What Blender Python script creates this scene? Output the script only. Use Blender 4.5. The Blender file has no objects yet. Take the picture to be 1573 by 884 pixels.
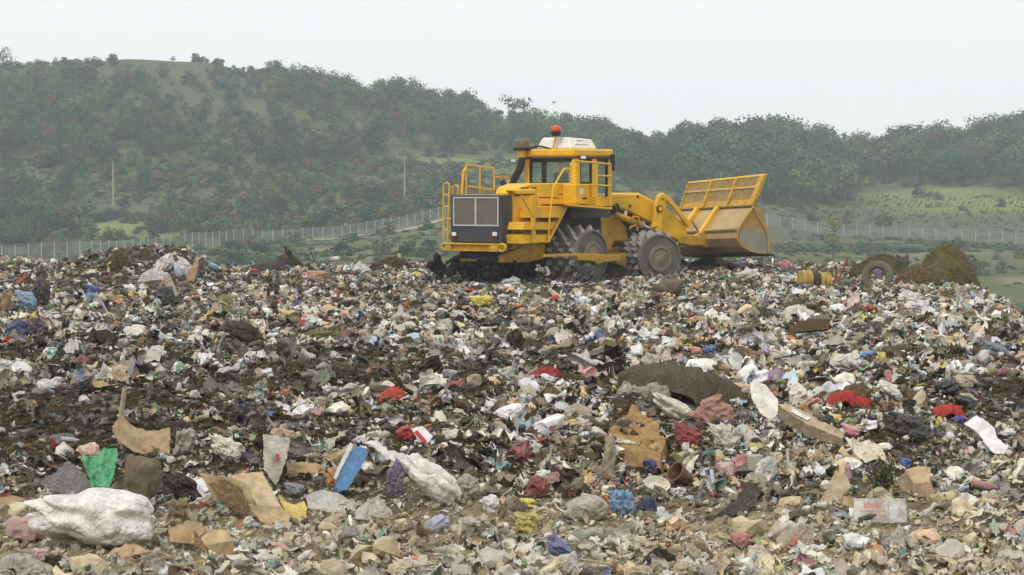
import bpy, bmesh, math, random
import numpy as np
from mathutils import Vector, Matrix
random.seed(7); rng = np.random.default_rng(7)
sc = bpy.context.scene
COL = sc.collection
# ------------------------------------------------------------ camera, sky, sun, exposure
FX = 3547.0; CX = 786.5; CY = 442.0; CH = 2.5
PITCH = math.atan((CY-300.0)/FX)
cam_d = bpy.data.cameras.new('camera'); cam = bpy.data.objects.new('camera', cam_d); COL.objects.link(cam)
cam_d.sensor_width = 36.0; cam_d.lens = 36.0*FX/1573.0; cam_d.clip_start = 0.5; cam_d.clip_end = 6000
cam.location = (0, 0, CH); cam.rotation_euler = (math.pi/2-PITCH, 0, 0)
sc.camera = cam
w = bpy.data.worlds.new('World'); sc.world = w; w.use_nodes = True
nt = w.node_tree; nt.nodes.clear()
sky = nt.nodes.new('ShaderNodeTexSky'); sky.sky_type = 'NISHITA'; sky.sun_disc = False
SUN_EL, SUN_AZ = math.radians(52), math.radians(215)      # azimuth clockwise from +Y: behind the camera, to its left
sky.sun_elevation = SUN_EL; sky.sun_rotation = SUN_AZ
bg = nt.nodes.new('ShaderNodeBackground'); bg.inputs['Strength'].default_value = 0.1
cloud = nt.nodes.new('ShaderNodeMix'); cloud.data_type = 'RGBA'
cloud.inputs['Factor'].default_value = 0.9                # overcast: nine tenths of the sky is an even cloud layer
cloud.inputs['B'].default_value = (11.75, 11.6, 11.65, 1)
nt.links.new(sky.outputs[0], cloud.inputs['A']); nt.links.new(cloud.outputs['Result'], bg.inputs['Color'])
wo = nt.nodes.new('ShaderNodeOutputWorld'); nt.links.new(bg.outputs[0], wo.inputs['Surface'])
sl = bpy.data.lights.new('sun', 'SUN'); sl.energy = 1.5; sl.angle = math.radians(11); sl.color = (1, .965, .91)
so = bpy.data.objects.new('sun', sl); COL.objects.link(so)
sd = Vector((math.sin(SUN_AZ)*math.cos(SUN_EL), math.cos(SUN_AZ)*math.cos(SUN_EL), math.sin(SUN_EL)))
so.rotation_euler = sd.to_track_quat('Z', 'Y').to_euler(); so.location = (0, 0, 80)
sc.view_settings.view_transform = 'Standard'; sc.view_settings.look = 'None'
sc.view_settings.exposure = 0.0; sc.view_settings.gamma = 1
sc.render.engine = 'CYCLES'
sc.cycles.max_bounces = 6; sc.cycles.diffuse_bounces = 3; sc.cycles.volume_bounces = 1
sc.cycles.transparent_max_bounces = 12; sc.cycles.use_denoising = True

# ------------------------------------------------------------ helpers: maths
def lin(c):
    return tuple(((v/255)/12.92 if v/255 <= .04045 else ((v/255+.055)/1.055)**2.4) for v in c)
def ray(px, py):
    a = (px-CX)/FX; b = (CY-py)/FX
    return np.array([a, math.cos(PITCH)+b*math.sin(PITCH), -math.sin(PITCH)+b*math.cos(PITCH)])
CAMP = np.array([0, 0, CH])
def at(px, py, Y):
    d = ray(px, py); return CAMP + d*(Y/d[1])
def _h(ix, iy, s):
    n = (ix*374761393 + iy*668265263 + s*1274126177) & 0x7fffffff
    n = ((n ^ (n >> 13))*1274126177) & 0x7fffffff
    return ((n ^ (n >> 16)) & 0xffff)/65535.0
def vnoise(x, y, s=0):
    x = np.asarray(x, float); y = np.asarray(y, float)
    ix = np.floor(x).astype(np.int64); iy = np.floor(y).astype(np.int64)
    fx = x-ix; fy = y-iy; u = fx*fx*(3-2*fx); v = fy*fy*(3-2*fy)
    return ((_h(ix, iy, s)*(1-u)+_h(ix+1, iy, s)*u)*(1-v) + (_h(ix, iy+1, s)*(1-u)+_h(ix+1, iy+1, s)*u)*v)*2-1
def fbm(x, y, s=0, o=3):
    t = 0; a = 1; n = 0
    for k in range(o):
        t = t+a*vnoise(x*2**k+13.7*k, y*2**k+7.1*k, s+k); n += a; a *= .5
    return t/n
def sstep(x, a, b):
    t = np.clip((x-a)/(b-a), 0, 1); return t*t*(3-2*t)

# ------------------------------------------------------------ helpers: terrain heights
HEAPS = [  # photo column, distance, height, radius across, radius along
    (225, 63.5, .45, 1.1, 2.0), (290, 64, .35, .8, 2), (170, 65, .35, .7, 2), (40, 64, .15, 1.5, 2), (600, 74, .25, .7, 1.2),
    (1070, 32, .26, 1.9, 1.6), (1240, 27.5, .28, 2.2, 1.8), (1500, 27, .15, 1.4, 2), (985, 25.0, .18, .8, .9),
    (1100, 76, .3, 1.5, 1.6), (640, 25, .15, 1.0, 1.1), (220, 25.3, .22, 1.2, 1.2), (1330, 71, .25, 2.2, 2), (1180, 72, .15, 1.5, 2),
    (735, 64.5, -.12, 1.6, 2.0), (820, 60, .10, 2, 1.6), (1210, 48, .22, .9, 1.2), (375, 53, .12, .9, 1)]
def H(x, y):
    x = np.asarray(x, float); D = np.maximum(np.asarray(y, float), .5)
    px = CX + FX*x/D
    Db = D + .7*vnoise(px/170, px*0, 3) - np.interp(px, [1250, 1500], [0, 1.6])
    z = np.interp(Db, [0, 19.6, 21.4, 24.2, 34, 55, 90], [-.35, -.35, -.22, .16, .10, .0, .02])
    z = z + .62*np.exp(-((D-62.5)/3.2)**2)*sstep(-px, -380, -300)*.95
    for (hx, hd, hh, ra, rb) in HEAPS:
        cx = (hx-CX)/FX*hd
        z = z + hh*np.exp(-((x-cx)/ra)**2-((D-hd)/rb)**2)
    rough = np.interp(D, [16, 22, 26], [.6, .9, 1.0])
    z = z + rough*(.15*fbm(x/2.6, D/2.6, 11, 2) + .085*fbm(x/.9, D/.9, 21, 2) + .035*fbm(x/.3, D/.3, 31, 2))
    De = np.interp(px, [-300, 0, 300, 1150, 1400, 1500, 1573, 1700, 2100], [66, 72, 78, 82, 72, 60, 46, 35, 26])
    s = D-De
    return z - .36*np.where(s > 0, s*s/(s+1.2), 0)
_Ds = np.concatenate([np.arange(10, 40, .02), np.arange(40, 95, .04)])
def hit(px, py):
    d = ray(px, py); P = CAMP[None]+d[None]*(_Ds/d[1])[:, None]
    h = H(P[:, 0], P[:, 1]); k = np.argmax(h > P[:, 2])
    if h[k] <= P[k, 2]: k = np.argmin(P[:, 2]-h)
    return Vector((P[k, 0], P[k, 1], h[k]))
# far ground: photo rows of the bare ground at given distances, per photo column
GD = [0, 90, 150, 220, 290, 340, 400, 470, 560, 640, 800, 1300]
GC = {
 -600: [None, None, None, 432, 402, 390, 345, 235, 130, 135, None, None],
 0:    [None, None, None, 432, 402, 392, 340, 215, 106, 112, None, None],
 100:  [None, None, None, 432, 399, 389, 335, 205, 102, 108, None, None],
 200:  [None, None, None, 430, 395, 385, 330, 200, 93, 100, None, None],
 300:  [None, None, None, 428, 391, 378, 325, 205, 96, 104, None, None],
 400:  [None, None, None, 425, 390, 374, 322, 225, 116, 122, None, None],
 500:  [None, None, None, 425, 392, 366, 318, 245, 150, 154, None, None],
 600:  [None, None, None, 422, 392, 356, 305, 250, 170, 172, None, None],
 700:  [None, None, None, 420, 388, 345, 295, 248, 190, 190, None, None],
 800:  [None, None, None, 420, 385, 345, 298, 248, 200, 200, None, None],
 900:  [None, None, None, 425, 385, 350, 305, 255, 228, 226, None, None],
 1000: [None, None, None, 430, 390, 355, 312, 282, 252, 250, None, None],
 1150: [None, None, None, 435, 398, 370, 325, 300, 246, 240, None, None],
 1300: [None, None, None, 440, 400, 380, 345, 304, 262, 255, None, None],
 1450: [None, None, None, 442, 404, 385, 356, 300, 246, 240, None, None],
 1573: [None, None, None, 445, 408, 390, 362, 298, 228, 215, None, None],
 2300: [None, None, None, 450, 410, 392, 365, 290, 215, 185, None, None]}
def _zrow(r):
    z = [(-4.6 if D < 120 else -6.6) if v is None else CH-(v-300)/FX*D for v, D in zip(r, GD)]
    z[-2] = z[-3]-4; z[-1] = -8; return z
_gc = np.array(sorted(GC)); _gz = np.array([_zrow(GC[c]) for c in _gc])
def G(x, y):
    x = np.asarray(x, float); y = np.asarray(y, float)
    D = np.where(y > 1, y, 1.0); px = CX+FX*x/D
    R = D
    pc = np.clip(px, _gc[0], _gc[-1]); i = np.clip(np.searchsorted(_gc, pc)-1, 0, len(_gc)-2)
    t = (pc-_gc[i])/(_gc[i+1]-_gc[i]); t = t*t*(3-2*t)
    j = np.clip(np.searchsorted(GD, R)-1, 0, len(GD)-2); gd = np.array(GD, float)
    s = np.clip((R-gd[j])/(gd[j+1]-gd[j]), 0, 1)
    z = (_gz[i, j]*(1-s)+_gz[i, j+1]*s)*(1-t) + (_gz[i+1, j]*(1-s)+_gz[i+1, j+1]*s)*t
    side = sstep(np.abs(np.arctan2(x, y)), .55, 1.2)
    z = z*(1-side)+(-5)*side
    z = np.where(y > 1, z, -5)
    return z + sstep(R, 100, 260)*(1-side)*(.9*fbm(x/45, y/45, 5, 3)+.25*fbm(x/9, y/9, 8, 2))
_Dg = np.arange(100, 640, .5)
def hitg(px, py):
    d = ray(px, py); P = CAMP[None]+d[None]*(_Dg/d[1])[:, None]
    h = G(P[:, 0], P[:, 1]); k = np.argmax(h > P[:, 2])
    if h[k] <= P[k, 2]: return None
    return Vector((P[k, 0], P[k, 1], h[k]))

# ------------------------------------------------------------ helpers: objects
def tag(o, label=None, cat=None, group=None, kind=None):
    if label: o['label'] = label
    if cat: o['category'] = cat
    if group: o['group'] = group
    if kind: o['kind'] = kind
    return o
def link(o, parent=None):
    COL.objects.link(o)
    if parent is not None: o.parent = parent
    return o
def mesh(name, V, F, m=None, smooth=False):
    me = bpy.data.meshes.new(name)
    me.from_pydata([tuple(map(float, v)) for v in V], [], [tuple(map(int, f)) for f in F])
    if m: me.materials.append(m)
    if smooth: me.polygons.foreach_set('use_smooth', [True]*len(me.polygons))
    me.update(); return me
def ob(name, V, F, m, parent=None, smooth=False, loc=None):
    o = bpy.data.objects.new(name, mesh(name, V, F, m, smooth))
    if loc is not None: o.location = loc
    return link(o, parent)
def empty(name, loc, label=None, cat=None, group=None):
    o = bpy.data.objects.new(name, None); o.location = loc; link(o); return tag(o, label, cat, group)
class MB:
    def __init__(s): s.V = []; s.F = []
    def add(s, V, F):
        b = len(s.V); s.V += [tuple(v) for v in V]; s.F += [tuple(i+b for i in f) for f in F]; return s
    def box(s, c, d, M=None):
        V = [Vector((c[0]+sx*d[0]/2, c[1]+sy*d[1]/2, c[2]+sz*d[2]/2)) for sx in (-1, 1) for sy in (-1, 1) for sz in (-1, 1)]
        if M is not None: V = [M @ v for v in V]
        return s.add(V, [(0, 1, 3, 2), (4, 6, 7, 5), (0, 4, 5, 1), (2, 3, 7, 6), (0, 2, 6, 4), (1, 5, 7, 3)])
    def tube(s, pts, r, n=8, cap=True, r2=None):
        P = [Vector(p) for p in pts]; V = []; F = []
        up = Vector((0, 0, 1)); pn = None
        for i, p in enumerate(P):
            t = (P[min(i+1, len(P)-1)]-P[max(i-1, 0)]).normalized()
            a = t.cross(up if abs(t.z) < .9 else Vector((1, 0, 0))).normalized()
            if pn is not None:
                a = (pn - t*pn.dot(t)).normalized()
            pn = a; b = t.cross(a)
            rr = r if r2 is None else r+(r2-r)*i/(len(P)-1)
            V += [p+(a*math.cos(2*math.pi*k/n)+b*math.sin(2*math.pi*k/n))*rr for k in range(n)]
        for i in range(len(P)-1):
            F += [(i*n+k, i*n+(k+1) % n, (i+1)*n+(k+1) % n, (i+1)*n+k) for k in range(n)]
        if cap: F += [tuple(range(n-1, -1, -1)), tuple((len(P)-1)*n+k for k in range(n))]
        return s.add(V, F)
    def prism(s, A, B):
        n = len(A)
        return s.add(list(A)+list(B), [tuple(range(n-1, -1, -1)), tuple(range(n, 2*n))]+[(i, (i+1) % n, n+(i+1) % n, n+i) for i in range(n)])
    def lathe(s, prof, M, n=20):
        V = []; F = []
        for (r, z) in prof: V += [M @ Vector((r*math.cos(2*math.pi*k/n), r*math.sin(2*math.pi*k/n), z)) for k in range(n)]
        for i in range(len(prof)-1): F += [(i*n+k, i*n+(k+1) % n, (i+1)*n+(k+1) % n, (i+1)*n+k) for k in range(n)]
        F += [tuple(range(n-1, -1, -1)), tuple((len(prof)-1)*n+k for k in range(n))]
        return s.add(V, F)
    def build(s, name, m, parent=None, bevel=0, smooth=False):
        me = mesh(name, s.V, s.F, m, smooth)
        bm = bmesh.new(); bm.from_mesh(me); bmesh.ops.recalc_face_normals(bm, faces=bm.faces)
        if bevel: bmesh.ops.bevel(bm, geom=[e for e in bm.edges if len(e.link_faces) == 2 and e.calc_face_angle(0) > .5], offset=bevel, segments=1, affect='EDGES', clamp_overlap=True)
        bm.to_mesh(me); bm.free()
        return link(bpy.data.objects.new(name, me), parent)

# ------------------------------------------------------------ materials
def newmat(name):
    m = bpy.data.materials.new(name); m.use_nodes = True; t = m.node_tree; t.nodes.clear()
    b = t.nodes.new('ShaderNodeBsdfPrincipled'); o = t.nodes.new('ShaderNodeOutputMaterial')
    t.links.new(b.outputs[0], o.inputs[0]); return m, t, b
def N(t, kind, **kw):
    n = t.nodes.new(kind)
    for k, v in kw.items():
        if k in n.inputs: n.inputs[k].default_value = v
        else: setattr(n, k, v)
    return n
def mixc(t, fac, A, B, blend='MIX'):
    n = t.nodes.new('ShaderNodeMix'); n.data_type = 'RGBA'; n.blend_type = blend
    for s, v in (('Factor', fac), ('A', A), ('B', B)):
        i = n.inputs[s] if s == 'Factor' else [q for q in n.inputs if q.name == s and q.type == 'RGBA'][0]
        if isinstance(v, bpy.types.NodeSocket): t.links.new(v, i)
        else: i.default_value = v if s == 'Factor' else (*v[:3], 1)
    return [q for q in n.outputs if q.type == 'RGBA'][0]
def mrange(t, v, a, b, c=0, d=1):
    n = t.nodes.new('ShaderNodeMapRange'); t.links.new(v, n.inputs[0])
    for i, x in enumerate((a, b, c, d)): n.inputs[i+1].default_value = x
    return n.outputs[0]
def noise(t, vec, scale, detail=3, rough=.6, out='Fac'):
    n = N(t, 'ShaderNodeTexNoise', Scale=scale, Detail=detail, Roughness=rough); t.links.new(vec, n.inputs['Vector']); return n.outputs[out]
def bump(t, b, h, strength=.4, dist=.02):
    n = N(t, 'ShaderNodeBump', Strength=strength, Distance=dist); t.links.new(h, n.inputs['Height']); t.links.new(n.outputs[0], b.inputs['Normal'])
def math_(t, op, a, b):
    n = t.nodes.new('ShaderNodeMath'); n.operation = op
    for i, v in enumerate((a, b)):
        if isinstance(v, bpy.types.NodeSocket): t.links.new(v, n.inputs[i])
        else: n.inputs[i].default_value = v
    return n.outputs[0]
MUD = lin((88, 74, 48)); MUDL = lin((176, 160, 124))
def litter_mat(name, inst, rough=.55, dirt=.6, prints=False, spec=.4, fine=26, edge=None):
    m, t, b = newmat(name)
    pos = N(t, 'ShaderNodeNewGeometry').outputs['Position']
    tc = N(t, 'ShaderNodeTexCoord').outputs['Object']
    oi = N(t, 'ShaderNodeObjectInfo')
    if inst:
        a = N(t, 'ShaderNodeAttribute', attribute_type='INSTANCER', attribute_name='tint'); c = a.outputs['Color']
    else: c = oi.outputs['Color']
    if prints:
        off = N(t, 'ShaderNodeVectorMath', operation='ADD'); t.links.new(tc, off.inputs[0]); t.links.new(oi.outputs['Random'], off.inputs[1])
        v = N(t, 'ShaderNodeTexVoronoi', Scale=3.2); t.links.new(off.outputs[0], v.inputs['Vector'])
        hue = N(t, 'ShaderNodeCombineColor', mode='HSV')
        t.links.new(math_(t, 'MULTIPLY', math_(t, 'FRACT', math_(t, 'MULTIPLY', oi.outputs['Random'], 37.7), 0), .64), hue.inputs[0]); hue.inputs[1].default_value = .5; hue.inputs[2].default_value = .38
        f = math_(t, 'MULTIPLY', mrange(t, N(t, 'ShaderNodeSeparateColor').outputs[0] if False else v.outputs['Distance'], .33, .36), mrange(t, noise(t, off.outputs[0], 1.3, 1), .5, .53))
        f = math_(t, 'MULTIPLY', f, mrange(t, oi.outputs['Random'], .72, .74))
        c = mixc(t, f, c, hue.outputs[0])
    d1 = mrange(t, noise(t, pos, 7, 5, .65), .42, .68, 0, dirt)
    c = mixc(t, d1, c, MUD)
    d2 = mrange(t, noise(t, pos, fine, 3, .6), .5, .72, 0, dirt*.8)
    c = mixc(t, d2, c, MUDL)
    t.links.new(c, b.inputs['Base Color']); b.inputs['Roughness'].default_value = rough; b.inputs['Specular IOR Level'].default_value = spec
    if .38 < rough < .6:     # film: fine creases that meet like crumpled foil
        wv = N(t, 'ShaderNodeVectorMath', operation='MULTIPLY_ADD'); t.links.new(noise(t, tc, 3, 3, .6, 'Color'), wv.inputs[0]); wv.inputs[1].default_value = (.5, .5, .5); t.links.new(tc, wv.inputs[2])
        v1 = N(t, 'ShaderNodeTexVoronoi', Scale=7.0, feature='SMOOTH_F1', Smoothness=.25); t.links.new(wv.outputs[0], v1.inputs['Vector'])
        v2 = N(t, 'ShaderNodeTexVoronoi', Scale=19.0, feature='SMOOTH_F1', Smoothness=.25); t.links.new(wv.outputs[0], v2.inputs['Vector'])
        bump(t, b, math_(t, 'ADD', v1.outputs['Distance'], math_(t, 'MULTIPLY', v2.outputs['Distance'], .45)), .55, .06)
    else: bump(t, b, noise(t, tc, 9, 4, .7), .5, .05)
    return m
M_FILM_I = litter_mat('film_scattered', True, .42, .33, True)
M_ROUGH_I = litter_mat('cloth_scattered', True, .85, .42, False, .1)
M_FILM = litter_mat('plastic_film', False, .4, .4, True)
M_PLAIN = litter_mat('plain_film', False, .42, .42)
M_CLOTH = litter_mat('cloth', False, .9, .3, False, .1, 40)
M_HARD = litter_mat('hard_plastic', False, .35, .35)
M_CARD = litter_mat('cardboard', False, .85, .6, False, .1)
def solid(name, rgb, rough=.6, metal=0, dirt=.3, dirtcol=MUD, scale=6, spec=.4, emis=None, bumps=.15, trans=0, mud=None):
    m, t, b = newmat(name)
    pos = N(t, 'ShaderNodeTexCoord').outputs['Object']
    c = mixc(t, mrange(t, noise(t, pos, scale, 6, .65), .42, .72, 0, dirt), rgb, dirtcol)
    c = mixc(t, mrange(t, noise(t, pos, scale*5, 3, .6), .35, .7, 0, .25), c, tuple(v*.72 for v in rgb))
    if mud:      # mud thrown up from below: caked low down on the body, spattered higher up
        sp = N(t, 'ShaderNodeSeparateXYZ'); t.links.new(pos, sp.inputs[0]); hgt = math_(t, 'ADD', sp.outputs[2], math_(t, 'MULTIPLY', noise(t, pos, 3.5, 6, .75), mud*1.2))
        c = mixc(t, mrange(t, hgt, mud*1.55, mud*.95, 0, .85), c, mixc(t, noise(t, pos, 14, 4), lin((112, 92, 60)), lin((74, 60, 40))))
    t.links.new(c, b.inputs['Base Color']); b.inputs['Roughness'].default_value = rough
    b.inputs['Metallic'].default_value = metal; b.inputs['Specular IOR Level'].default_value = spec
    b.inputs['Transmission Weight'].default_value = trans
    if bumps: bump(t, b, noise(t, pos, scale*4, 4), bumps, .01)
    return m

# ------------------------------------------------------------ the setting: far ground
def grid_faces(nr, nc):
    i = np.arange(nr-1)[:, None]*nc+np.arange(nc-1)[None]
    return np.stack([i, i+1, i+nc+1, i+nc], -1).reshape(-1, 4)
def big_mesh(name, P, F, m, smooth=True):
    me = bpy.data.meshes.new(name); me.vertices.add(len(P)); me.vertices.foreach_set('co', np.asarray(P, np.float32).ravel())
    n = len(F); k = F.shape[1]; me.loops.add(n*k); me.polygons.add(n)
    me.loops.foreach_set('vertex_index', F.ravel().astype(np.int32)); me.polygons.foreach_set('loop_start', np.arange(0, n*k, k, dtype=np.int32))
    if smooth: me.polygons.foreach_set('use_smooth', np.ones(n, bool))
    me.update(calc_edges=True); me.materials.append(m); return me
def ground_material():
    m, t, b = newmat('rough_grassland'); pos = N(t, 'ShaderNodeNewGeometry').outputs['Position']
    g = mixc(t, mrange(t, noise(t, pos, .05, 5, .7), .35, .68), lin((72, 84, 52)), lin((96, 100, 64)))
    g = mixc(t, mrange(t, noise(t, pos, .018, 4, .6), .5, .64), g, lin((96, 96, 66)))
    g = mixc(t, mrange(t, noise(t, pos, .4, 4, .7), .5, .75, 0, .7), g, lin((58, 70, 42)))
    at_ = N(t, 'ShaderNodeAttribute', attribute_name='bare')
    g = mixc(t, at_.outputs['Fac'], g, mixc(t, mrange(t, noise(t, pos, .3, 4, .7), .35, .65), lin((150, 136, 112)), lin((104, 98, 74))))
    at2 = N(t, 'ShaderNodeAttribute', attribute_name='meadow')
    g = mixc(t, at2.outputs['Fac'], g, mixc(t, mrange(t, noise(t, pos, .15, 4, .7), .35, .65), lin((104, 120, 62)), lin((122, 128, 76))))
    at3 = N(t, 'ShaderNodeAttribute', attribute_name='heath')
    g = mixc(t, at3.outputs['Fac'], g, mixc(t, mrange(t, noise(t, pos, .12, 4, .7), .35, .65), lin((92, 89, 70)), lin((78, 84, 58))))
    t.links.new(g, b.inputs['Base Color']); b.inputs['Roughness'].default_value = .95; b.inputs['Specular IOR Level'].default_value = .1
    return m
pxs = np.concatenate([np.linspace(-700, 2300, 420)])
az = np.arctan((pxs-CX)/FX)
back = np.linspace(az[-1], 2*math.pi+az[0], 40)[1:-1]
azs = np.concatenate([az, back, [az[0]+2*math.pi]])
rr = np.concatenate([[0, 40, 80], np.linspace(95, 640, 330), [680, 740, 820, 950, 1100, 1300]])
A, R = np.meshgrid(azs, rr)
front = np.abs(((A+math.pi) % (2*math.pi))-math.pi) < .5
Rr = np.where(front, R/np.cos(np.where(front, A, 0)), R)
X = Rr*np.sin(A); Y = Rr*np.cos(A); Z = G(X, Y)
gme = big_mesh('ground', np.stack([X, Y, Z], -1).reshape(-1, 3), grid_faces(len(rr), len(azs)), ground_material())
PX = (CX+FX*X/np.where(Y > 1, Y, 1)).ravel(); ZZ = Z.ravel(); YY = Y.ravel(); XX = X.ravel()
PY = 300-(ZZ-CH)/np.where(YY > 1, YY, 1)*FX
def pblob(cx, cy, rx, ry):
    return np.clip(1.4*np.exp(-((PX-cx)/rx)**2-((PY-cy)/ry)**2), 0, 1)
bare = np.zeros(len(PX))
for c in ((640, 352, 60, 6), (560, 372, 50, 5), (500, 384, 30, 4), (610, 385, 45, 7), (560, 398, 45, 5), (1480, 388, 60, 5), (1430, 392, 40, 5), (350, 383, 40, 5), (30, 405, 50, 6), (1560, 432, 30, 6), (690, 336, 30, 4)):
    bare = np.maximum(bare, pblob(*c))
bare *= (YY > 100)*np.clip(.55+fbm(XX/6, YY/6, 77), 0, 1)
mead = np.zeros(len(PX))
for c in ((180, 352, 55, 16), (240, 368, 40, 8), (670, 252, 110, 11), (1400, 295, 150, 14), (1500, 315, 160, 12), (640, 262, 60, 10)): mead = np.maximum(mead, pblob(*c))
mead *= YY > 100
heath = np.maximum.reduce([pblob(230, 105, 190, 22), pblob(330, 145, 90, 30), pblob(500, 290, 260, 30), pblob(1250, 345, 160, 20), pblob(1330, 290, 60, 8)])*(YY > 100)
for nm, a in (('bare', bare), ('meadow', mead), ('heath', heath)):
    at_ = gme.attributes.new(nm, 'FLOAT', 'POINT'); at_.data.foreach_set('value', a.astype(np.float32))
tag(link(bpy.data.objects.new('ground', gme)), kind='structure')

# ------------------------------------------------------------ the setting: the waste mound (earth and rotted waste under the litter)
def mound_material():
    m, t, b = newmat('rotted_waste'); pos = N(t, 'ShaderNodeNewGeometry').outputs['Position']
    v = N(t, 'ShaderNodeTexVoronoi', Scale=13.0); t.links.new(pos, v.inputs['Vector'])
    v2 = N(t, 'ShaderNodeTexVoronoi', Scale=30.0); t.links.new(pos, v2.inputs['Vector'])
    hs = N(t, 'ShaderNodeHueSaturation', Saturation=.35, Value=.5); t.links.new(v.outputs['Color'], hs.inputs['Color'])
    soil = mixc(t, mrange(t, noise(t, pos, 9, 6, .7), .35, .7), lin((46, 37, 27)), lin((92, 78, 55)))
    c = mixc(t, mrange(t, noise(t, pos, 4, 4, .7), .52, .6, 0, .6), soil, hs.outputs[0])
    near = N(t, 'ShaderNodeSeparateXYZ'); t.links.new(pos, near.inputs[0])
    c = mixc(t, mrange(t, math_(t, 'ADD', near.outputs[1], math_(t, 'MULTIPLY', noise(t, pos, .8, 3), 4)), 23.5, 21.5, 0, .85), c,
             mixc(t, mrange(t, noise(t, pos, 12, 5, .7), .35, .65), lin((196, 180, 142)), lin((136, 120, 86))))
    t.links.new(c, b.inputs['Base Color']); b.inputs['Roughness'].default_value = .95; b.inputs['Specular IOR Level'].default_value = .15
    bump(t, b, noise(t, pos, 22, 5, .75), .9, .06)
    return m
mp = np.linspace(-450, 2050, 520); md = np.concatenate([np.geomspace(9, 60, 430), np.linspace(60.2, 98, 150)])
PXm, Dm = np.meshgrid(mp, md); Xm = (PXm-CX)/FX*Dm; Zm = H(Xm, Dm)
Zm = np.where((PXm < -400) | (PXm > 2000), Zm-.3, Zm)
mme = big_mesh('waste_mound', np.stack([Xm, Dm, Zm], -1).reshape(-1, 3), grid_faces(len(md), len(mp)), mound_material())
tag(link(bpy.data.objects.new('waste_mound', mme)), kind='structure')
# the trampled dirt apron under and behind the camera, meeting the mound at its near end
ap = np.linspace(-450, 2050, 60); ax = (ap-CX)/FX*9.0
apV = [(x, 9.0, float(H(x, 9.0))) for x in ax]+[(x*2.5, -12.0, -1.0) for x in ax]
tag(ob('dirt_apron', apV, grid_faces(2, 60), mme.materials[0]), kind='structure')

# ------------------------------------------------------------ scatter: geometry-node instances for what nobody could count
def hidden_coll(name, objs):
    c = bpy.data.collections.new(name)
    for o in objs: c.objects.link(o)
    return c
def scatter(name, coll, P, rot, scl, tint, idx, kind='stuff'):
    n = len(P); me = bpy.data.meshes.new(name); me.vertices.add(n); me.vertices.foreach_set('co', np.asarray(P, np.float32).ravel())
    for nm, ty, a, key in (('rot', 'FLOAT_VECTOR', rot, 'vector'), ('scl', 'FLOAT_VECTOR', scl, 'vector'), ('idx', 'INT', idx, 'value')):
        at_ = me.attributes.new(nm, ty, 'POINT'); at_.data.foreach_set(key, np.asarray(a, np.int32 if ty == 'INT' else np.float32).ravel())
    tc = np.concatenate([np.asarray(tint, np.float32), np.ones((n, 1), np.float32)], 1)
    at_ = me.attributes.new('tint', 'FLOAT_COLOR', 'POINT'); at_.data.foreach_set('color', tc.ravel())
    me.update()
    o = link(bpy.data.objects.new(name, me)); tag(o, kind=kind)
    ng = bpy.data.node_groups.new(name, 'GeometryNodeTree')
    ng.interface.new_socket(name='Geometry', in_out='INPUT', socket_type='NodeSocketGeometry')
    ng.interface.new_socket(name='Geometry', in_out='OUTPUT', socket_type='NodeSocketGeometry')
    gi = ng.nodes.new('NodeGroupInput'); go = ng.nodes.new('NodeGroupOutput')
    ci = ng.nodes.new('GeometryNodeCollectionInfo'); ci.inputs['Collection'].default_value = coll
    ci.inputs['Separate Children'].default_value = True; ci.inputs['Reset Children'].default_value = True
    ip = ng.nodes.new('GeometryNodeInstanceOnPoints'); ip.inputs['Pick Instance'].default_value = True
    def na(nm, ty):
        q = ng.nodes.new('GeometryNodeInputNamedAttribute'); q.data_type = ty; q.inputs['Name'].default_value = nm; return q.outputs['Attribute']
    er = ng.nodes.new('FunctionNodeEulerToRotation')
    L = ng.links.new
    L(gi.outputs[0], ip.inputs['Points']); L(ci.outputs[0], ip.inputs['Instance']); L(na('idx', 'INT'), ip.inputs['Instance Index'])
    L(na('rot', 'FLOAT_VECTOR'), er.inputs[0]); L(er.outputs[0], ip.inputs['Rotation']); L(na('scl', 'FLOAT_VECTOR'), ip.inputs['Scale'])
    L(ip.outputs[0], go.inputs[0])
    md_ = o.modifiers.new('scatter', 'NODES'); md_.node_group = ng
    return o

# ---- shapes of litter
_ico = {}
def ico(s):
    if s not in _ico:
        bm = bmesh.new(); bmesh.ops.create_icosphere(bm, subdivisions=s, radius=1)
        _ico[s] = (np.array([v.co[:] for v in bm.verts]), np.array([[v.index for v in f.verts] for f in bm.faces])); bm.free()
    V, F = _ico[s]; return V.copy(), F
def crumple(V, r, amp=.16, n=9, f0=2, f1=8, ridged=True):
    D = np.linalg.norm(V, axis=1, keepdims=True); U = V/np.maximum(D, 1e-6); d = np.zeros(len(V)); tot = 0
    for k in range(n):
        w_ = r.normal(size=3); w_ /= np.linalg.norm(w_); f = f0+(f1-f0)*k/max(n-1, 1); a = 1/(f**.7); ph = r.uniform(0, 6.28)
        warp = .5*np.sin(2.3*(V@np.roll(w_, 1))+ph*2)
        s = np.sin(f*(V@w_)+ph+warp)
        d += a*((1-2*np.abs(s)) if ridged else s); tot += a
    return V+U*(amp*2*d/tot)[:, None]
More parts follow.
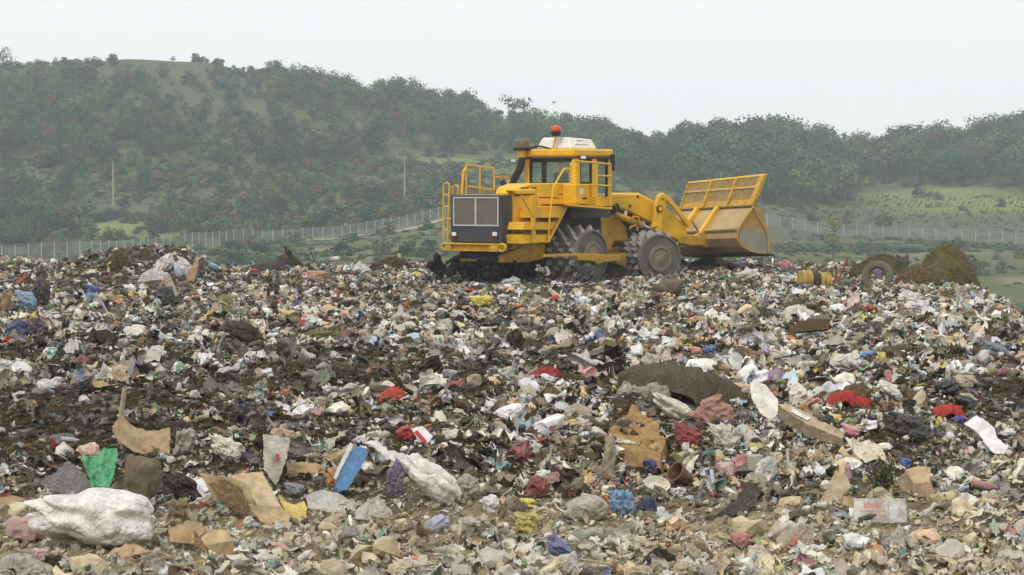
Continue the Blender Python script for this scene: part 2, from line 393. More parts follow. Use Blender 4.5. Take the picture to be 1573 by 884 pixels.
def facet(V, r, n, amp, beta=None):
    """creased film: the surface broken into small tilted facets that meet in sharp folds"""
    U = V/np.maximum(np.linalg.norm(V, axis=1, keepdims=True), 1e-6)
    C = r.normal(size=(n, 3)); C /= np.linalg.norm(C, axis=1, keepdims=True); s = 2/math.sqrt(n)
    A_ = r.normal(size=(3, 3))*.35+np.eye(3); Q = U+.12*np.sin(3*U@A_.T+r.uniform(0, 6, 3))
    d2 = ((Q[:, None]-C[None])**2).sum(-1); w_ = np.exp(-(beta or 14)/s**2*(d2-d2.min(1, keepdims=True))); w_ /= w_.sum(1, keepdims=True)
    g = r.normal(size=(n, 3))/s; o = r.uniform(-1, 1, n)*.6
    h = (w_*(o[None]+((Q[:, None]-C[None])*g[None]).sum(-1))).sum(1)
    return V+U*(amp*h)[:, None]
def bag_shape(seed, sub=3, amp=.3, z=.55, knots=1):
    r = np.random.default_rng(seed); V, F = ico(sub); W = crumple(V, r, amp*.5, 6, 1.5, 5); W = facet(W, r, 30, .16); W = facet(W, r, 110, .07)
    for k in range(knots):
        d = r.normal(size=3); d[2] = abs(d[2])*.4; d /= np.linalg.norm(d); q = np.clip(V@d-.72, 0, 1)
        W = W+(q*r.uniform(1.2, 2.6))[:, None]*d[None]
    W[:, 2] *= z; W[:, 1] *= r.uniform(.6, 1); W[:, 2] = np.where(W[:, 2] < -.25, -.25+(W[:, 2]+.25)*.3, W[:, 2])
    W += r.normal(size=W.shape)*.008
    return W/np.abs(W[:, :2]).max()/2, F
def sheet_shape(seed, n=13, amp=.16, asp=.7, rag=.25, curl=.5):
    r = np.random.default_rng(seed); u, v = np.meshgrid(np.linspace(-1, 1, n), np.linspace(-1, 1, n))
    edge = 1-rag*(.5+.5*np.sin(3*np.arctan2(v, u)+r.uniform(0, 6)))*np.maximum(np.abs(u), np.abs(v))-rag*.5*np.abs(np.sin(7*np.arctan2(v, u)+r.uniform(0, 6)))
    x = u*edge; y = v*edge*asp; z = np.zeros_like(x)
    for k in range(7):
        a = r.uniform(0, 6.28); f = 2+1.3*k; z += amp/(1+.45*k)*(1-2*np.abs(np.sin(f*(x*math.cos(a)+y*math.sin(a))+r.uniform(0, 6)+.6*np.sin(2*x+3*y))))
    c = r.uniform(-curl, curl); z += c*x*x+r.uniform(-curl, curl)*y*y
    x = x+.12*np.sin(5*y+r.uniform(0, 6)); P = np.stack([x, y, z], -1).reshape(-1, 3); P[:, 2] -= P[:, 2].min()*.6
    return P/2, grid_faces(n, n)
def ribbon_shape(seed, n=16, w=.07):
    r = np.random.default_rng(seed); t = np.linspace(-1, 1, n); a, b, c = r.uniform(1.5, 4, 3); p = r.uniform(0, 6, 3)
    C = np.stack([t, .35*np.sin(a*t+p[0]), .12*np.abs(np.sin(b*t+p[1]))], -1); tw = c*t+p[2]
    O = np.stack([np.zeros(n), np.cos(tw), np.sin(tw)*.6], -1)*w*(1+.5*np.sin(6*t+p[0]))[:, None]
    P = np.concatenate([C-O, C, C+O], 1).reshape(-1, 3); return P/2, grid_faces(n, 3)
def twist_shape(seed, n=22, m=8):
    """a strand of wrung cloth or film: a curled strip, wavy along its length"""
    r = np.random.default_rng(seed); t = np.linspace(-1, 1, n)[:, None]; s = np.linspace(-1, 1, m)[None]; p = r.uniform(0, 6, 8)
    w_ = .13*(1+.45*np.sin(3.1*t+p[0])+.25*np.sin(9*t+p[1])); cu = 1.5+.9*np.sin(2.3*t+p[2]); tw = 1.6*t*r.uniform(-1, 1)+p[3]
    a = s*cu; yy = np.sin(a)/cu*1.6; zz = (1-np.cos(a))/cu*1.6+.18*np.abs(np.sin(5*s+4*t+p[4]))
    y = w_*(yy*np.cos(tw)-zz*np.sin(tw)); z = w_*(yy*np.sin(tw)+zz*np.cos(tw))
    x = t*.5+.05*np.sin(7*s+5*t+p[5])+0*s; y = y+.14*np.sin(2.6*t+p[6]); z = z+.05*np.abs(np.sin(4*t+p[7]))
    P = np.stack([x, y, z], -1).reshape(-1, 3); P[:, 2] -= P[:, 2].min()*.7; return P, grid_faces(n, m)
def shard_shape(seed):
    r = np.random.default_rng(seed); k = r.integers(4, 7); a = np.sort(r.uniform(0, 6.28, k)); rad = r.uniform(.5, 1, k)
    T = np.stack([np.cos(a)*rad, np.sin(a)*rad*.7, .12*r.normal(size=k)], -1); B = T-[0, 0, .05]
    F = [tuple(range(k)), tuple(range(2*k-1, k-1, -1))]+[(i, k+i, k+(i+1) % k, (i+1) % k) for i in range(k)]
    return np.concatenate([T, B])/2, F
def clod_shape(seed):
    r = np.random.default_rng(seed); V, F = ico(2); V = crumple(V, r, .3, 8, 3, 12, False); V[:, 2] *= .6; return V/2, F
def twigs_shape(seed, n=7, w=.02):
    r = np.random.default_rng(seed); mb = MB()
    for k in range(n):
        p = r.normal(size=3)*[.25, .25, .08]; a = r.uniform(0, 6.28); L = r.uniform(.25, .6); b_ = r.normal(size=3)*.12
        d = np.array([math.cos(a), math.sin(a), r.normal()*.3])*L
        mb.tube([p-d*.5, p+b_*.6, p+d*.5], w*r.uniform(.5, 1.2), 4, True)
    return np.array([tuple(v) for v in mb.V]), mb.F
def bottle_mb(n=12, r=.14, L=1.0):
    return MB().lathe([(r*.55, -.5*L), (r, -.47*L), (r, -.2*L), (r*.9, -.14*L), (r*.9, .02*L), (r, .06*L), (r, .18*L), (r*.6, .33*L), (r*.34, .38*L), (r*.34, .42*L), (r*.42, .42*L), (r*.42, .5*L)], Matrix.Rotation(math.pi/2, 4, 'Y'), n)
def can_mb(): return MB().lathe([(.27, -.5), (.3, -.46), (.3, -.3), (.28, -.28), (.3, -.26), (.3, .44), (.27, .5), (.25, .5), (.25, .47)], Matrix.Rotation(math.pi/2, 4, 'Y'), 12)
def cup_mb(): return MB().lathe([(.24, -.45), (.34, .44), (.38, .46), (.38, .5), (.33, .5), (.32, .44), (.22, -.38)], Matrix.Rotation(1.2, 4, 'Y'), 14)
def lid_mb(): return MB().lathe([(.5, 0), (.5, .1), (.46, .12), (.44, .06), (.2, .05)], Matrix.Rotation(.5, 4, 'X'), 14)
def box_mb(seed):
    r = np.random.default_rng(seed); mb = MB(); a, b, c = .5, r.uniform(.25, .4), r.uniform(.15, .3)
    for (cc, d, rot) in (((0, 0, -c/2), (a*2, b*2, .02), 0), ((0, -b, 0), (a*2, .02, c), r.uniform(-.3, .3)), ((0, b, 0), (a*2, .02, c), r.uniform(-.4, .2)), ((-a, 0, 0), (.02, b*2, c), 0), ((a, 0, 0), (.02, b*2, c), 0), ((0, -b*1.4, c*.7), (a*1.8, b*.9, .02), r.uniform(-.9, .4))):
        mb.box(cc, d, Matrix.Rotation(rot, 4, 'X'))
    return mb
def flat_card(seed):
    r = np.random.default_rng(seed); V, F = sheet_shape(seed, 8, .03, .65, .14, .3)
    n = len(V); W = V-[0, 0, .012]; F = [tuple(f) for f in F]
    per = [i for i in range(8)]+[8*k+7 for k in range(1, 8)]+[56+k for k in range(6, -1, -1)]+[8*k for k in range(6, 0, -1)]
    F2 = F+[tuple(n+i for i in f[::-1]) for f in F]+[(per[i], n+per[i], n+per[(i+1) % len(per)], per[(i+1) % len(per)]) for i in range(len(per))]
    return np.concatenate([V, W]), F2

def proto(nm, V, F, m, smooth=False):
    return bpy.data.objects.new(nm, mesh(nm, V, F, m, smooth))
def pmb(nm, mb, m): return proto(nm, [tuple(v) for v in mb.V], mb.F, m)
protos = []; KIND = {}
def reg(kind, o):
    protos.append(o); KIND.setdefault(kind, []).append(len(protos)-1)
PL = []
for s in range(9): PL.append(('bag', 'a%02d' % s, *bag_shape(100+s, 3, .34, .6, s % 3), M_FILM_I))
for s in range(9): PL.append(('sheet', 'b%02d' % s, *sheet_shape(200+s), M_FILM_I))
for s in range(4): PL.append(('rag', 'c%02d' % s, *sheet_shape(300+s, 14, .2, .5, .3, .9), M_ROUGH_I))
for s in range(4): PL.append(('ribbon', 'd%02d' % s, *ribbon_shape(400+s), M_FILM_I))
for s in range(5): PL.append(('shard', 'e%02d' % s, *shard_shape(500+s), M_FILM_I))
for s in range(4): PL.append(('clod', 'f%02d' % s, *clod_shape(600+s), M_ROUGH_I))
for s in range(4): PL.append(('twigs', 'g%02d' % s, *twigs_shape(700+s, 9), M_ROUGH_I))
for s in range(8): PL.append(('twist', 'gz%02d' % s, *twist_shape(760+s), M_ROUGH_I if s % 2 else M_FILM_I))
for s in range(3): PL.append(('card', 'h%02d' % s, *flat_card(800+s), M_ROUGH_I))
for j, mb in enumerate((bottle_mb(), can_mb(), cup_mb(), lid_mb())): PL.append(('hard', 'i%02d' % j, mb.V, mb.F, M_FILM_I))
for (k, nm, V, F, m) in PL: reg(k, proto(nm, V, F, m, k in ('sheet', 'rag', 'ribbon', 'twist') or (k == 'bag' and int(nm[1:]) % 2 == 0)))
litter_coll = hidden_coll('litter_shapes', protos)
PAL = [((246, 243, 232), 15), ((212, 207, 190), 17), ((166, 157, 134), 18), ((122, 109, 84), 14), ((76, 63, 45), 11), ((34, 33, 33), 8), ((196, 168, 124), 6.5),
       ((156, 180, 196), 1.8), ((56, 88, 156), 1.0), ((168, 50, 42), 1.5), ((206, 148, 140), 1.9), ((74, 130, 88), .8), ((218, 190, 66), 1.0), ((64, 126, 132), .5), ((198, 112, 56), .6), ((122, 104, 146), .3), ((98, 98, 58), 2.6)]
PALC = np.array([lin(c) for c, _ in PAL]); PALP = np.array([p for _, p in PAL]); PALP = PALP/PALP.sum()
SOILC = np.array([lin(c) for c in ((54, 43, 31), (72, 59, 42), (100, 85, 61), (42, 34, 26), (80, 75, 46))])
BEIGE = np.array(lin((226, 211, 174)))
EXCL = []          # (x, y, r) footprints of the singled-out things: only small bits may lie there
def excluded(x, y, pad=0):
    m_ = np.zeros(len(x), bool)
    for (ex, ey, er) in EXCL: m_ |= (x-ex)**2+(y-ey)**2 < (er+pad)**2
    return m_
def litter(name, d0, d1, dens, smin, smax, seed, kinds, p0=-260, p1=1840, sink=.0):
    r = np.random.default_rng(seed)
    wid = (p1-p0)/FX; area = wid*(d1*d1-d0*d0)/2; n = int(area*dens)
    D = np.sqrt(r.uniform(d0*d0, d1*d1, n)); px = r.uniform(p0, p1, n); x = (px-CX)/FX*D
    De = np.interp(px, [-300, 0, 300, 1150, 1400, 1500, 1573, 1700, 2100], [66, 72, 78, 82, 72, 60, 46, 35, 26])
    size = smin*(smax/smin)**(r.uniform(0, 1, n)**1.7)
    keep = (D < De+2.5) & ~((size > .16) & excluded(x, D, .02+size*.4)) & ~((size > .07) & excluded(x, D, -.12))
    D, px, x, size = D[keep], px[keep], x[keep], size[keep]; n = len(D)
    soil = fbm(x/2.2, D/3.2, 55, 3)+.35*fbm(x/.7, D/.9, 66, 2)+np.interp(D, [20, 22.5, 30, 45, 60], [-.5, .25, .15, .0, -.08])+np.interp(px, [0, 500, 900, 1573], [.16, .14, -.04, -.1])*np.interp(D, [21, 23, 36, 50], [0, 1, 1, .4])+.25*np.exp(-((px-660)/110)**2-((D-27)/3.5)**2)
    mid_ = np.interp(px, [-100, 860, 960, 1250, 1400, 1600], [.30, .30, -.12, -.1, .02, .1])*np.interp(D, [22.2, 23.6, 31, 37], [0, 1, 1, 0])
    mid_ = mid_+np.interp(px, [-100, 330, 480], [.2, .16, 0])*np.interp(D, [37, 42, 54, 57], [0, 1, 1, 0])
    soil = soil+mid_
    issoil = r.uniform(0, 1, n) < np.clip(.20+soil*1.2, .05, .88)
    kk = list(kinds); pr = np.array([kinds[k] for k in kk], float); pr /= pr.sum()
    ks = r.choice(len(kk), n, p=pr); idx = np.zeros(n, int)
    for i, k in enumerate(kk):
        s = ks == i; idx[s] = r.choice(KIND[k], s.sum())
    s = issoil; idx[s] = r.choice(KIND['clod']+KIND['twigs']+KIND['twigs']+KIND['ribbon'], s.sum())
    nearbag = np.isin(idx, KIND['bag']) & (D < 22.6) & (r.uniform(0, 1, n) < .75); idx = np.where(nearbag, r.choice(KIND['twist']+KIND['sheet']+KIND['rag'], n), idx)
    size = np.where(np.isin(idx, KIND['hard']), np.minimum(size*.55, .17), size)
    size = size*np.interp(D, [20, 23], [.8, 1])
    tint = PALC[r.choice(len(PALC), n, p=PALP)]*r.uniform(.7, 1.25, (n, 1))
    if smax > .6: g_ = tint.mean(1, keepdims=True); tint = (g_+(tint-g_)*.35)*.85*np.array([1.03, 1, .93])     # the big sheets are the dirtiest
    # each cluster of torn waste tends to one colour
    cl = (vnoise(x/.8, D/.8, 91)+1)/2; tint = np.where((r.uniform(0, 1, n) < (.25 if smax < .6 else 0))[:, None], PALC[(np.clip(cl*8, 0, 6.99)).astype(int)], tint)
    tint = tint*(1-.28*np.clip(soil*1.6, 0, 1)[:, None])
    g_ = tint.mean(1, keepdims=True); tint = g_+(tint-g_)*np.clip(1-.5*np.clip(soil*1.6, 0, 1), 0, 1)[:, None]*.88*np.array([1, 1, 1])+g_*np.array([.035, .005, -.03])
    tint[issoil] = SOILC[r.choice(len(SOILC), issoil.sum())]*r.uniform(.7, 1.2, (issoil.sum(), 1))
    um = ((px-800)/160)**2+((D-68)/4.0)**2 < 1     # shade under the machine, put into the litter's tint
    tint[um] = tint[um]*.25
    nb = np.clip((22.0-D+1.2*vnoise(x/1.3, D/1.3, 12))/2.2, 0, 1)*np.clip(.52+.3*fbm(x/.8, D/1.1, 71, 2), .2, .75)
    nb = np.maximum(nb, np.interp(px, [1420, 1520], [0, .6])*(D < 24.5))
    bg_ = r.uniform(0, 1, (n, 1)) < .4; tint = tint*(1-nb[:, None])+np.where(bg_, np.array(lin((216, 211, 198))), BEIGE)*nb[:, None]*r.uniform(.4, 1.1, (n, 1))
    size = np.where(issoil, np.minimum(size, .035+.05*r.uniform(0, 1, n)*np.interp(D, [20, 60], [1, 1.8])), size)
    z = H(x, D)+size*(.1-sink)+np.abs(r.normal(size=n))*size*.12
    rot = np.stack([r.normal(0, .45, n), r.normal(0, .45, n), r.uniform(0, 6.28, n)], -1)
    scl = size[:, None]*np.stack([r.uniform(.7, 1.3, n), r.uniform(.7, 1.3, n), r.uniform(.7, 1.5, n)], -1)
    idxs = idx
    tint = np.minimum(tint*(1.16+.16*sstep(px, 300, 1200)[:, None]*(~issoil)[:, None])*np.where(issoil, .95, 1.08)[:, None], .86)
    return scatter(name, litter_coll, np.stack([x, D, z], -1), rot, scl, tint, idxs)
# ------------------------------------------------------------ the landfill compactor
class Frame:
    """A body frame of the machine: u forward, v to the side that faces the camera, z up; origin at the steering joint."""
    O = at(940, 425, 71.0)
    def __init__(s, deg):
        t = math.radians(deg); s.a = np.array([math.cos(t), math.sin(t), 0]); s.n = np.array([math.sin(t), -math.cos(t), 0])
    def P(s, u, v, z): return Vector(s.a*u+s.n*v+np.array([0, 0, z]))          # relative to the machine's base
    def onv(s, px, py, v):                                                       # point of the plane v that is seen there
        d = ray(px, py); p0 = s.O+s.n*v; k = np.dot(p0-CAMP, s.n)/np.dot(d, s.n); p = CAMP+d*k-s.O
        return float(p@s.a), float(p[2])
    def onu(s, px, py, u):
        d = ray(px, py); p0 = s.O+s.a*u; k = np.dot(p0-CAMP, s.a)/np.dot(d, s.a); p = CAMP+d*k-s.O
        return float(p@s.n), float(p[2])
    def prism(s, mb, pts, vface, va, vb):
        q = [s.onv(x, y, vface) for x, y in pts]
        mb.prism([s.P(u, va, z) for u, z in q], [s.P(u, vb, z) for u, z in q]); return mb
    def uprism(s, mb, pts, uface, ua, ub):
        q = [s.onu(x, y, uface) for x, y in pts]
        mb.prism([s.P(ua, v, z) for v, z in q], [s.P(ub, v, z) for v, z in q]); return mb
    def box(s, mb, u0, u1, v0, v1, z0, z1):
        mb.prism([s.P(u, v0, z) for u, z in ((u0, z0), (u1, z0), (u1, z1), (u0, z1))], [s.P(u, v1, z) for u, z in ((u0, z0), (u1, z0), (u1, z1), (u0, z1))]); return mb
    def path(s, pts, v): return [s.P(*(lambda q: (q[0], v, q[1]))(s.onv(x, y, v))) for x, y in pts]
    def upath(s, pts, u): return [s.P(*(lambda q: (u, q[0], q[1]))(s.onu(x, y, u))) for x, y in pts]
    def mat(s, u, v, z):                                                         # axle matrix: local Z along +v
        M = Matrix([[s.a[0], 0, s.n[0], 0], [s.a[1], 0, s.n[1], 0], [0, 1, 0, 0], [0, 0, 0, 1]])
        M.translation = s.P(u, v, z); return M
def build_machine():
    YEL = solid('machine_yellow_paint', lin((236, 184, 14)), .45, 0, .45, lin((142, 112, 50)), 1.6, .4, mud=1.3)
    YOLD = solid('worn_yellow_paint', lin((208, 158, 34)), .6, 0, .75, lin((128, 110, 72)), 3.0, .3, mud=.8)
    DK = solid('dark_grey_paint', lin((62, 62, 68)), .55, 0, .3, MUD, 3)
    BLK = solid('black_rubber', lin((34, 34, 36)), .7, 0, .25, MUD, 4)
    STEEL = solid('dusty_steel', lin((160, 157, 146)), .6, .1, .7, lin((128, 116, 94)), 5)
    DISC = solid('muddy_wheel_disc', lin((100, 99, 92)), .75, 0, .7, lin((142, 132, 110)), 2.2)
    HUBM = solid('mud_crusted_hub', lin((134, 120, 98)), .9, 0, .8, lin((98, 86, 68)), 3)
    BARE = solid('scuffed_blade_steel', lin((150, 146, 132)), .5, .2, .5, lin((128, 112, 84)), 3)
    GRL = solid('light_grey_trim', lin((206, 206, 198)), .5, 0, .2)
    MESHM = solid('radiator_slats', lin((112, 110, 98)), .6, .2, .35)
    WHT = solid('white_housing', lin((236, 232, 222)), .45, 0, .15)
    ORG = solid('orange_beacon_lens', lin((226, 92, 30)), .3, 0, .1)
    RED = solid('red_lens', lin((96, 26, 30)), .3, 0, .2)
    CHR = solid('bright_rod', lin((210, 210, 205)), .25, .6, .1)
    RUST = solid('rusted_metal', lin((104, 62, 36)), .85, 0, .4)
    gm, gt, gb = newmat('cab_glass'); gb.inputs['Base Color'].default_value = (.55, .68, .62, 1); gb.inputs['Roughness'].default_value = .04; gb.inputs['Transmission Weight'].default_value = .9; gb.inputs['IOR'].default_value = 1.1
    root = empty('landfill_compactor', Frame.O, 'big yellow landfill compactor with spiked steel wheels and raised blade on the waste crest', 'compactor')
    R_, F_ = Frame(50), Frame(28)
    MBn = MB
    def part(nm, mb, m, par=root, bev=0, smooth=False): return mb.build(nm, m, par, bev, smooth)
    # --- rear body
    ug = R_.onv(770, 300, 1.02)[0]                       # plane of the rear grille
    uc = R_.onv(787, 300, 1.02)[0]
    zt, zb = R_.onu(733, 299.5, ug)[1], R_.onu(733, 373.5, ug)[1]
    vl = R_.onu(691.5, 335, ug)[0]
    gh = part('grille_housing', R_.box(MB(), ug, uc, vl, 1.02, zb, zt), DK, bev=.04)
    for k in range(3): part('side_vent', R_.box(MB(), ug+.14, ug+.3, 1.02, 1.035, zt-.55-.12*k-.03, zt-.55-.12*k), BLK, gh)
    va, z1 = R_.onu(697, 303, ug); vb, z0 = R_.onu(771, 348, ug); vb = .93; vm = (va+vb)/2
    b = MB(); t = .035
    for (x0, x1, y0, y1) in ((va, vb, z1-t, z1), (va, vb, z0, z0+t), (va, va+t, z0+t, z1-t), (vb-t, vb, z0+t, z1-t), (vm-t*.7, vm+t*.7, z0+t, z1-t)): R_.box(b, ug-.03, ug+.01, x0, x1, y0, y1)
    part('grille_frame', b, GRL, gh)
    for (x0, x1) in ((va+t, vm-t*.7), (vm+t*.7, vb-t)):
        b = MB(); n = 22
        for k in range(n):
            z = z0+t+(z1-z0-2*t)*(k+.5)/n
            b.prism([R_.P(ug-.012, x0, z-.016), R_.P(ug-.001, x0, z+.012), R_.P(ug-.001, x0, z-.016)], [R_.P(ug-.012, x1, z-.016), R_.P(ug-.001, x1, z+.012), R_.P(ug-.001, x1, z-.016)])
        R_.box(b, ug-.002, ug+.004, x0, x1, z0+t, z1-t)
        tag(part('radiator_grille', b, MESHM), kind='stuff')
    for px in (698.5, 761):
        v, z = R_.onu(px, 360, ug)
        l = part('work_light', R_.box(MB(), ug-.05, ug+.01, v-.085, v+.085, z-.055, z+.055), WHT, bev=.015)
        part('light_rim', R_.box(MB(), ug-.03, ug+.012, v-.10, v+.10, z-.07, z+.07), DK, l)
        v, z = R_.onu(px+.3, 366.5, ug); part('tail_light', R_.box(MB(), ug-.03, ug+.01, v-.08, v+.08, z-.035, z+.035), RED)
    # bumper: two flanges, end blocks and web, with a recess, and towing eyes
    v0, zz = R_.onu(689, 374, ug); v1 = 1.0; zt2 = zb-.01; zb2 = zb-.24
    b = MB(); u = ug-.16
    R_.box(b, u, ug+.3, v0, v1, zt2-.045, zt2); R_.box(b, u, ug+.3, v0, v1, zb2, zb2+.04)
    R_.box(b, u+.01, ug+.3, v0, v0+.22, zb2+.04, zt2-.045); R_.box(b, u+.01, ug+.3, v1-.32, v1, zb2+.04, zt2-.045); R_.box(b, u+.1, ug+.3, v0+.22, v1-.32, zb2+.04, zt2-.045)
    bp = part('rear_bumper', b, YEL, bev=.012)
    for v in (v0-.07, v1+.1):
        c = R_.P(u+.1, v, (zt2+zb2)/2)
        ring = [c+Vector(R_.n)*(.14*math.cos(a))+Vector((0, 0, .10*math.sin(a))) for a in np.linspace(0, 6.283, 15)]
        part('towing_eye', MB().tube(ring, .04, 6), YEL, bp)
    # hood and side of the engine bay
    b = MB(); R_.prism(b, [(788, 299), (905, 300), (905, 313), (872, 316), (843, 372), (812, 373), (788, 384)], 1.0, vl+.02, 1.0)
    hood = part('engine_hood', b, YEL, bev=.02)
    part('hood_cover', R_.prism(MB(), [(796, 298.5), (799, 289), (815, 282), (905, 281), (905, 299.5)], 1.0, .12, .995), YEL, hood, .03)
    part('far_hood_cover', R_.prism(MB(), [(850, 300), (853, 290), (905, 289), (905, 300)], .1, -.8, .1), YEL, hood, .03)
    for (pts) in ([(790, 299), (820, 297), (820, 300), (790, 302)], [(800, 288), (812, 288), (812, 289.6), (800, 289.6)], [(816, 288), (838, 288), (838, 289.6), (816, 289.6)], [(824, 315), (840, 315), (840, 316), (824, 316)], [(789, 357), (800, 357), (800, 358.4), (789, 358.4)], [(828, 303), (858, 304.5), (858, 305.5), (828, 304)]):
        part('panel_seam', R_.prism(MB(), pts, 1.0, .99, 1.008), BLK, hood)
    for pts in ([(824, 288), (856, 288), (856, 303), (824, 303)], [(791, 304), (821, 304), (821, 332), (791, 332)], [(824, 306), (862, 306), (862, 333), (824, 333)]):
        part('access_panel', R_.prism(MB(), pts, 1.0, .99, 1.03), YEL, hood, .008)
    part('hood_ledge', R_.prism(MB(), [(786, 292), (822, 291), (822, 298), (792, 299)], 1.12, .85, 1.14), YEL, hood, .03)
    part('rear_deck', R_.box(MB(), uc+.2, uc+2.3, vl-.55, vl+.1, zt-.3, zt-.22), YEL)
    # belly, and rear frame coloured dark to paint the shade beneath the tail
    b = MB(); R_.prism(b, [(790, 384), (812, 373), (838, 374), (838, 398), (812, 404), (770, 404), (770, 392)], .8, -.8, .8)
    part('belly_frame', b, YOLD, bev=.03)
    b = MB(); R_.box(b, ug+.25, ug+3.0, -.8, .7, zb2-.26, zb2-.005); part('rear_frame', b, solid('shade_dark_frame', lin((38, 33, 24)), .7, 0, .1), bev=.04)
    # stairs
    stair = part('stair_box', R_.prism(MB(), [(868, 322), (873, 315.5), (843, 373), (838, 373)], 1.62, 1.0, 1.64), YEL)
    for pts in ([(823, 318), (871, 316.5), (859, 334.5), (822, 335)], [(806, 341.5), (855, 341), (848, 353), (803, 353.5)], [(802, 361), (843, 360.5), (837, 372.5), (803, 375)]):
        part('step', R_.prism(MB(), pts, 1.6, 1.0, 1.6), YEL, stair, .012)
        x0_, x1_ = pts[3][0]-1, pts[2][0]; part('tread', R_.prism(MB(), [(x0_, pts[3][1]-1.6), (x1_, pts[2][1]-1.6), (x1_, pts[2][1]-.2), (x0_, pts[3][1]-.2)], 1.66, 1.605, 1.68), YEL, stair)
    part('stringer', R_.prism(MB(), [(816, 300), (822, 300), (822, 372), (817, 372)], 1.63, 1.6, 1.66), YEL, stair)
    # platform and wheel arch
    pl = part('platform', R_.prism(MB(), [(864, 313), (941, 319), (941, 322.5), (872, 316.8)], 1.8, 1.0, 1.8), YEL, bev=.01)
    part('cab_subframe', R_.box(MB(), *(R_.onv(880, 330, 1.0)[0], R_.onv(940, 330, 1.0)[0]), -.95, .95, R_.onv(900, 335, 1.0)[1], R_.onv(900, 314, 1.0)[1]), DK)
    part('wheel_gap_shade', R_.box(MB(), uc+1.2, -1.4, -.68, .68, R_.onv(880, 395, .68)[1], R_.onv(880, 318, .68)[1]), solid('shade_black', lin((30, 29, 27)), .7, 0, .15), bev=.04)  # dark box added to stand in for the shade behind the wheels
    # cab
    c0 = R_.onv(885, 240, 1.05)[0]; c1 = R_.onv(939, 240, 1.05)[0]; vcl = R_.onu(806, 240, c0)[0]
    zr1, zr0 = R_.onv(885, 228.5, 1.05)[1], R_.onv(885, 240.5, 1.05)[1]; zf = R_.onv(885, 283, 1.05)[1]; zfl = R_.onv(885, 314, 1.05)[1]
    b = MB(); o = .1; R_.box(b, c0-.12, c1+.05, vcl-.05, 1.12, zr0, zr1); roof = part('cab_roof', b, YEL, bev=.05)
    part('roof_trim', R_.box(MB(), c0-.07, c1, vcl, 1.07, zr0-.05, zr0-.003), DK, roof)
    for (u0, u1, v0_, v1_) in ((c0, c0+.16, vcl, vcl+.16), (c0, c0+.2, .88, 1.05), (c0+.78, c0+1.0, .92, 1.05), (c1-.14, c1, .9, 1.05), (c1-.14, c1, vcl, vcl+.15)):
        part('cab_pillar', R_.box(MB(), u0, u1, v0_, v1_, zfl if u0 > c0+.5 else zf-.02, zr0-.05), YEL, bev=.015)
    fr = MB()
    for (v0_, v1_) in ((vcl+.16, vcl+.23), (.81, .88)): R_.box(fr, c0+.03, c0+.1, v0_, v1_, zf, zr0-.05)
    R_.box(fr, c0+.03, c0+.1, vcl+.23, .81, zr0-.16, zr0-.05); R_.box(fr, c0+.03, c0+.1, vcl+.23, .81, zf, zf+.05); R_.box(fr, c0+.04, c0+.09, vcl+.62, vcl+.78, zf+.05, zr0-.16)
    part('rear_window_frame', fr, BLK)
    part('rear_window', R_.box(MB(), c0+.06, c0+.066, vcl+.2, .84, zf+.03, zr0-.13), gm)
    for (u0, u1, zz0) in ((c0+.2, c0+.78, zf), (c0+1.0, c1-.14, zfl)):
        f = MB(); R_.box(f, u0, u0+.06, .97, 1.03, zz0, zr0-.06); R_.box(f, u1-.06, u1, .97, 1.03, zz0, zr0-.06); R_.box(f, u0+.06, u1-.06, .97, 1.03, zr0-.13, zr0-.06); R_.box(f, u0+.06, u1-.06, .97, 1.03, zz0, zz0+.06)
        sf = part('side_window_frame', f, BLK); part('side_window', R_.box(MB(), u0+.05, u1-.05, .995, 1.0, zz0+.05, zr0-.12), gm, sf)
    # seat and console inside the cab
    s_ = MB(); R_.box(s_, c0+.5, c0+.62, -.25, .3, zf-.3, zf+.35); R_.box(s_, c0+.6, c0+1.1, -.25, .3, zf-.35, zf-.2); part('seat', s_, BLK, bev=.05)
    part('cab_floor', R_.box(MB(), c0, c1, vcl, .9, zfl-.1, zfl+.02), DK)
    part('cab_body', R_.box(MB(), c0+.01, c0+.9, vcl, .96, zfl+.02, zf-.01), YEL)
    # cabinet under the side window
    q0 = R_.onv(884, 300, 1.48)[0]; q1 = R_.onv(905.5, 300, 1.48)[0]
    cb = part('side_cabinet', R_.box(MB(), q0, q1, .97, 1.48, zfl+.0, zf-.0), YEL, bev=.03)
    u_, z_ = R_.onv(893.5, 294, 1.49); part('decal', R_.box(MB(), u_-.07, u_+.08, 1.48, 1.487, z_-.08, z_+.08), WHT, cb)
    u_, z_ = R_.onv(898, 305, 1.49); part('latch', R_.box(MB(), u_-.1, u_+.1, 1.48, 1.495, z_-.025, z_+.025), BLK, cb)
    # air conditioner, beacon, pre-cleaner
    b = MB(); q = [R_.onv(x, y, .35) for x, y in ((850, 229), (903, 229.5), (901, 215), (893, 211.5), (853, 212))]
    b = MB()
    za, zc = zr1, R_.onu(870, 211.5, c0+.5)[1]
    lo = [R_.P(c0+.15, -.62, za), R_.P(c0+.15, .72, za), R_.P(c0+1.45, .72, za), R_.P(c0+1.45, -.62, za)]
    hi = [R_.P(c0+.25, -.45, zc), R_.P(c0+.25, .55, zc), R_.P(c0+1.35, .6, zc-.05), R_.P(c0+1.35, -.45, zc)]
    ac = part('air_conditioner', b.prism(lo, hi), WHT, bev=.04)
    for k in (0, 1):
        z = za+(zc-za)*(.35+.35*k); f_ = .72-(.16*(.35+.35*k))
        part('vent_slot', R_.box(MB(), c0+.45+.15*k, c0+1.1+.05*k, f_-.02, f_+.006, z-.015, z+.015), DK, ac)
    pb = R_.upath([(849.5, 229), (854, 208.5)], c0+.06)
    part('beacon_post', MB().tube(pb, .035, 6), YEL)
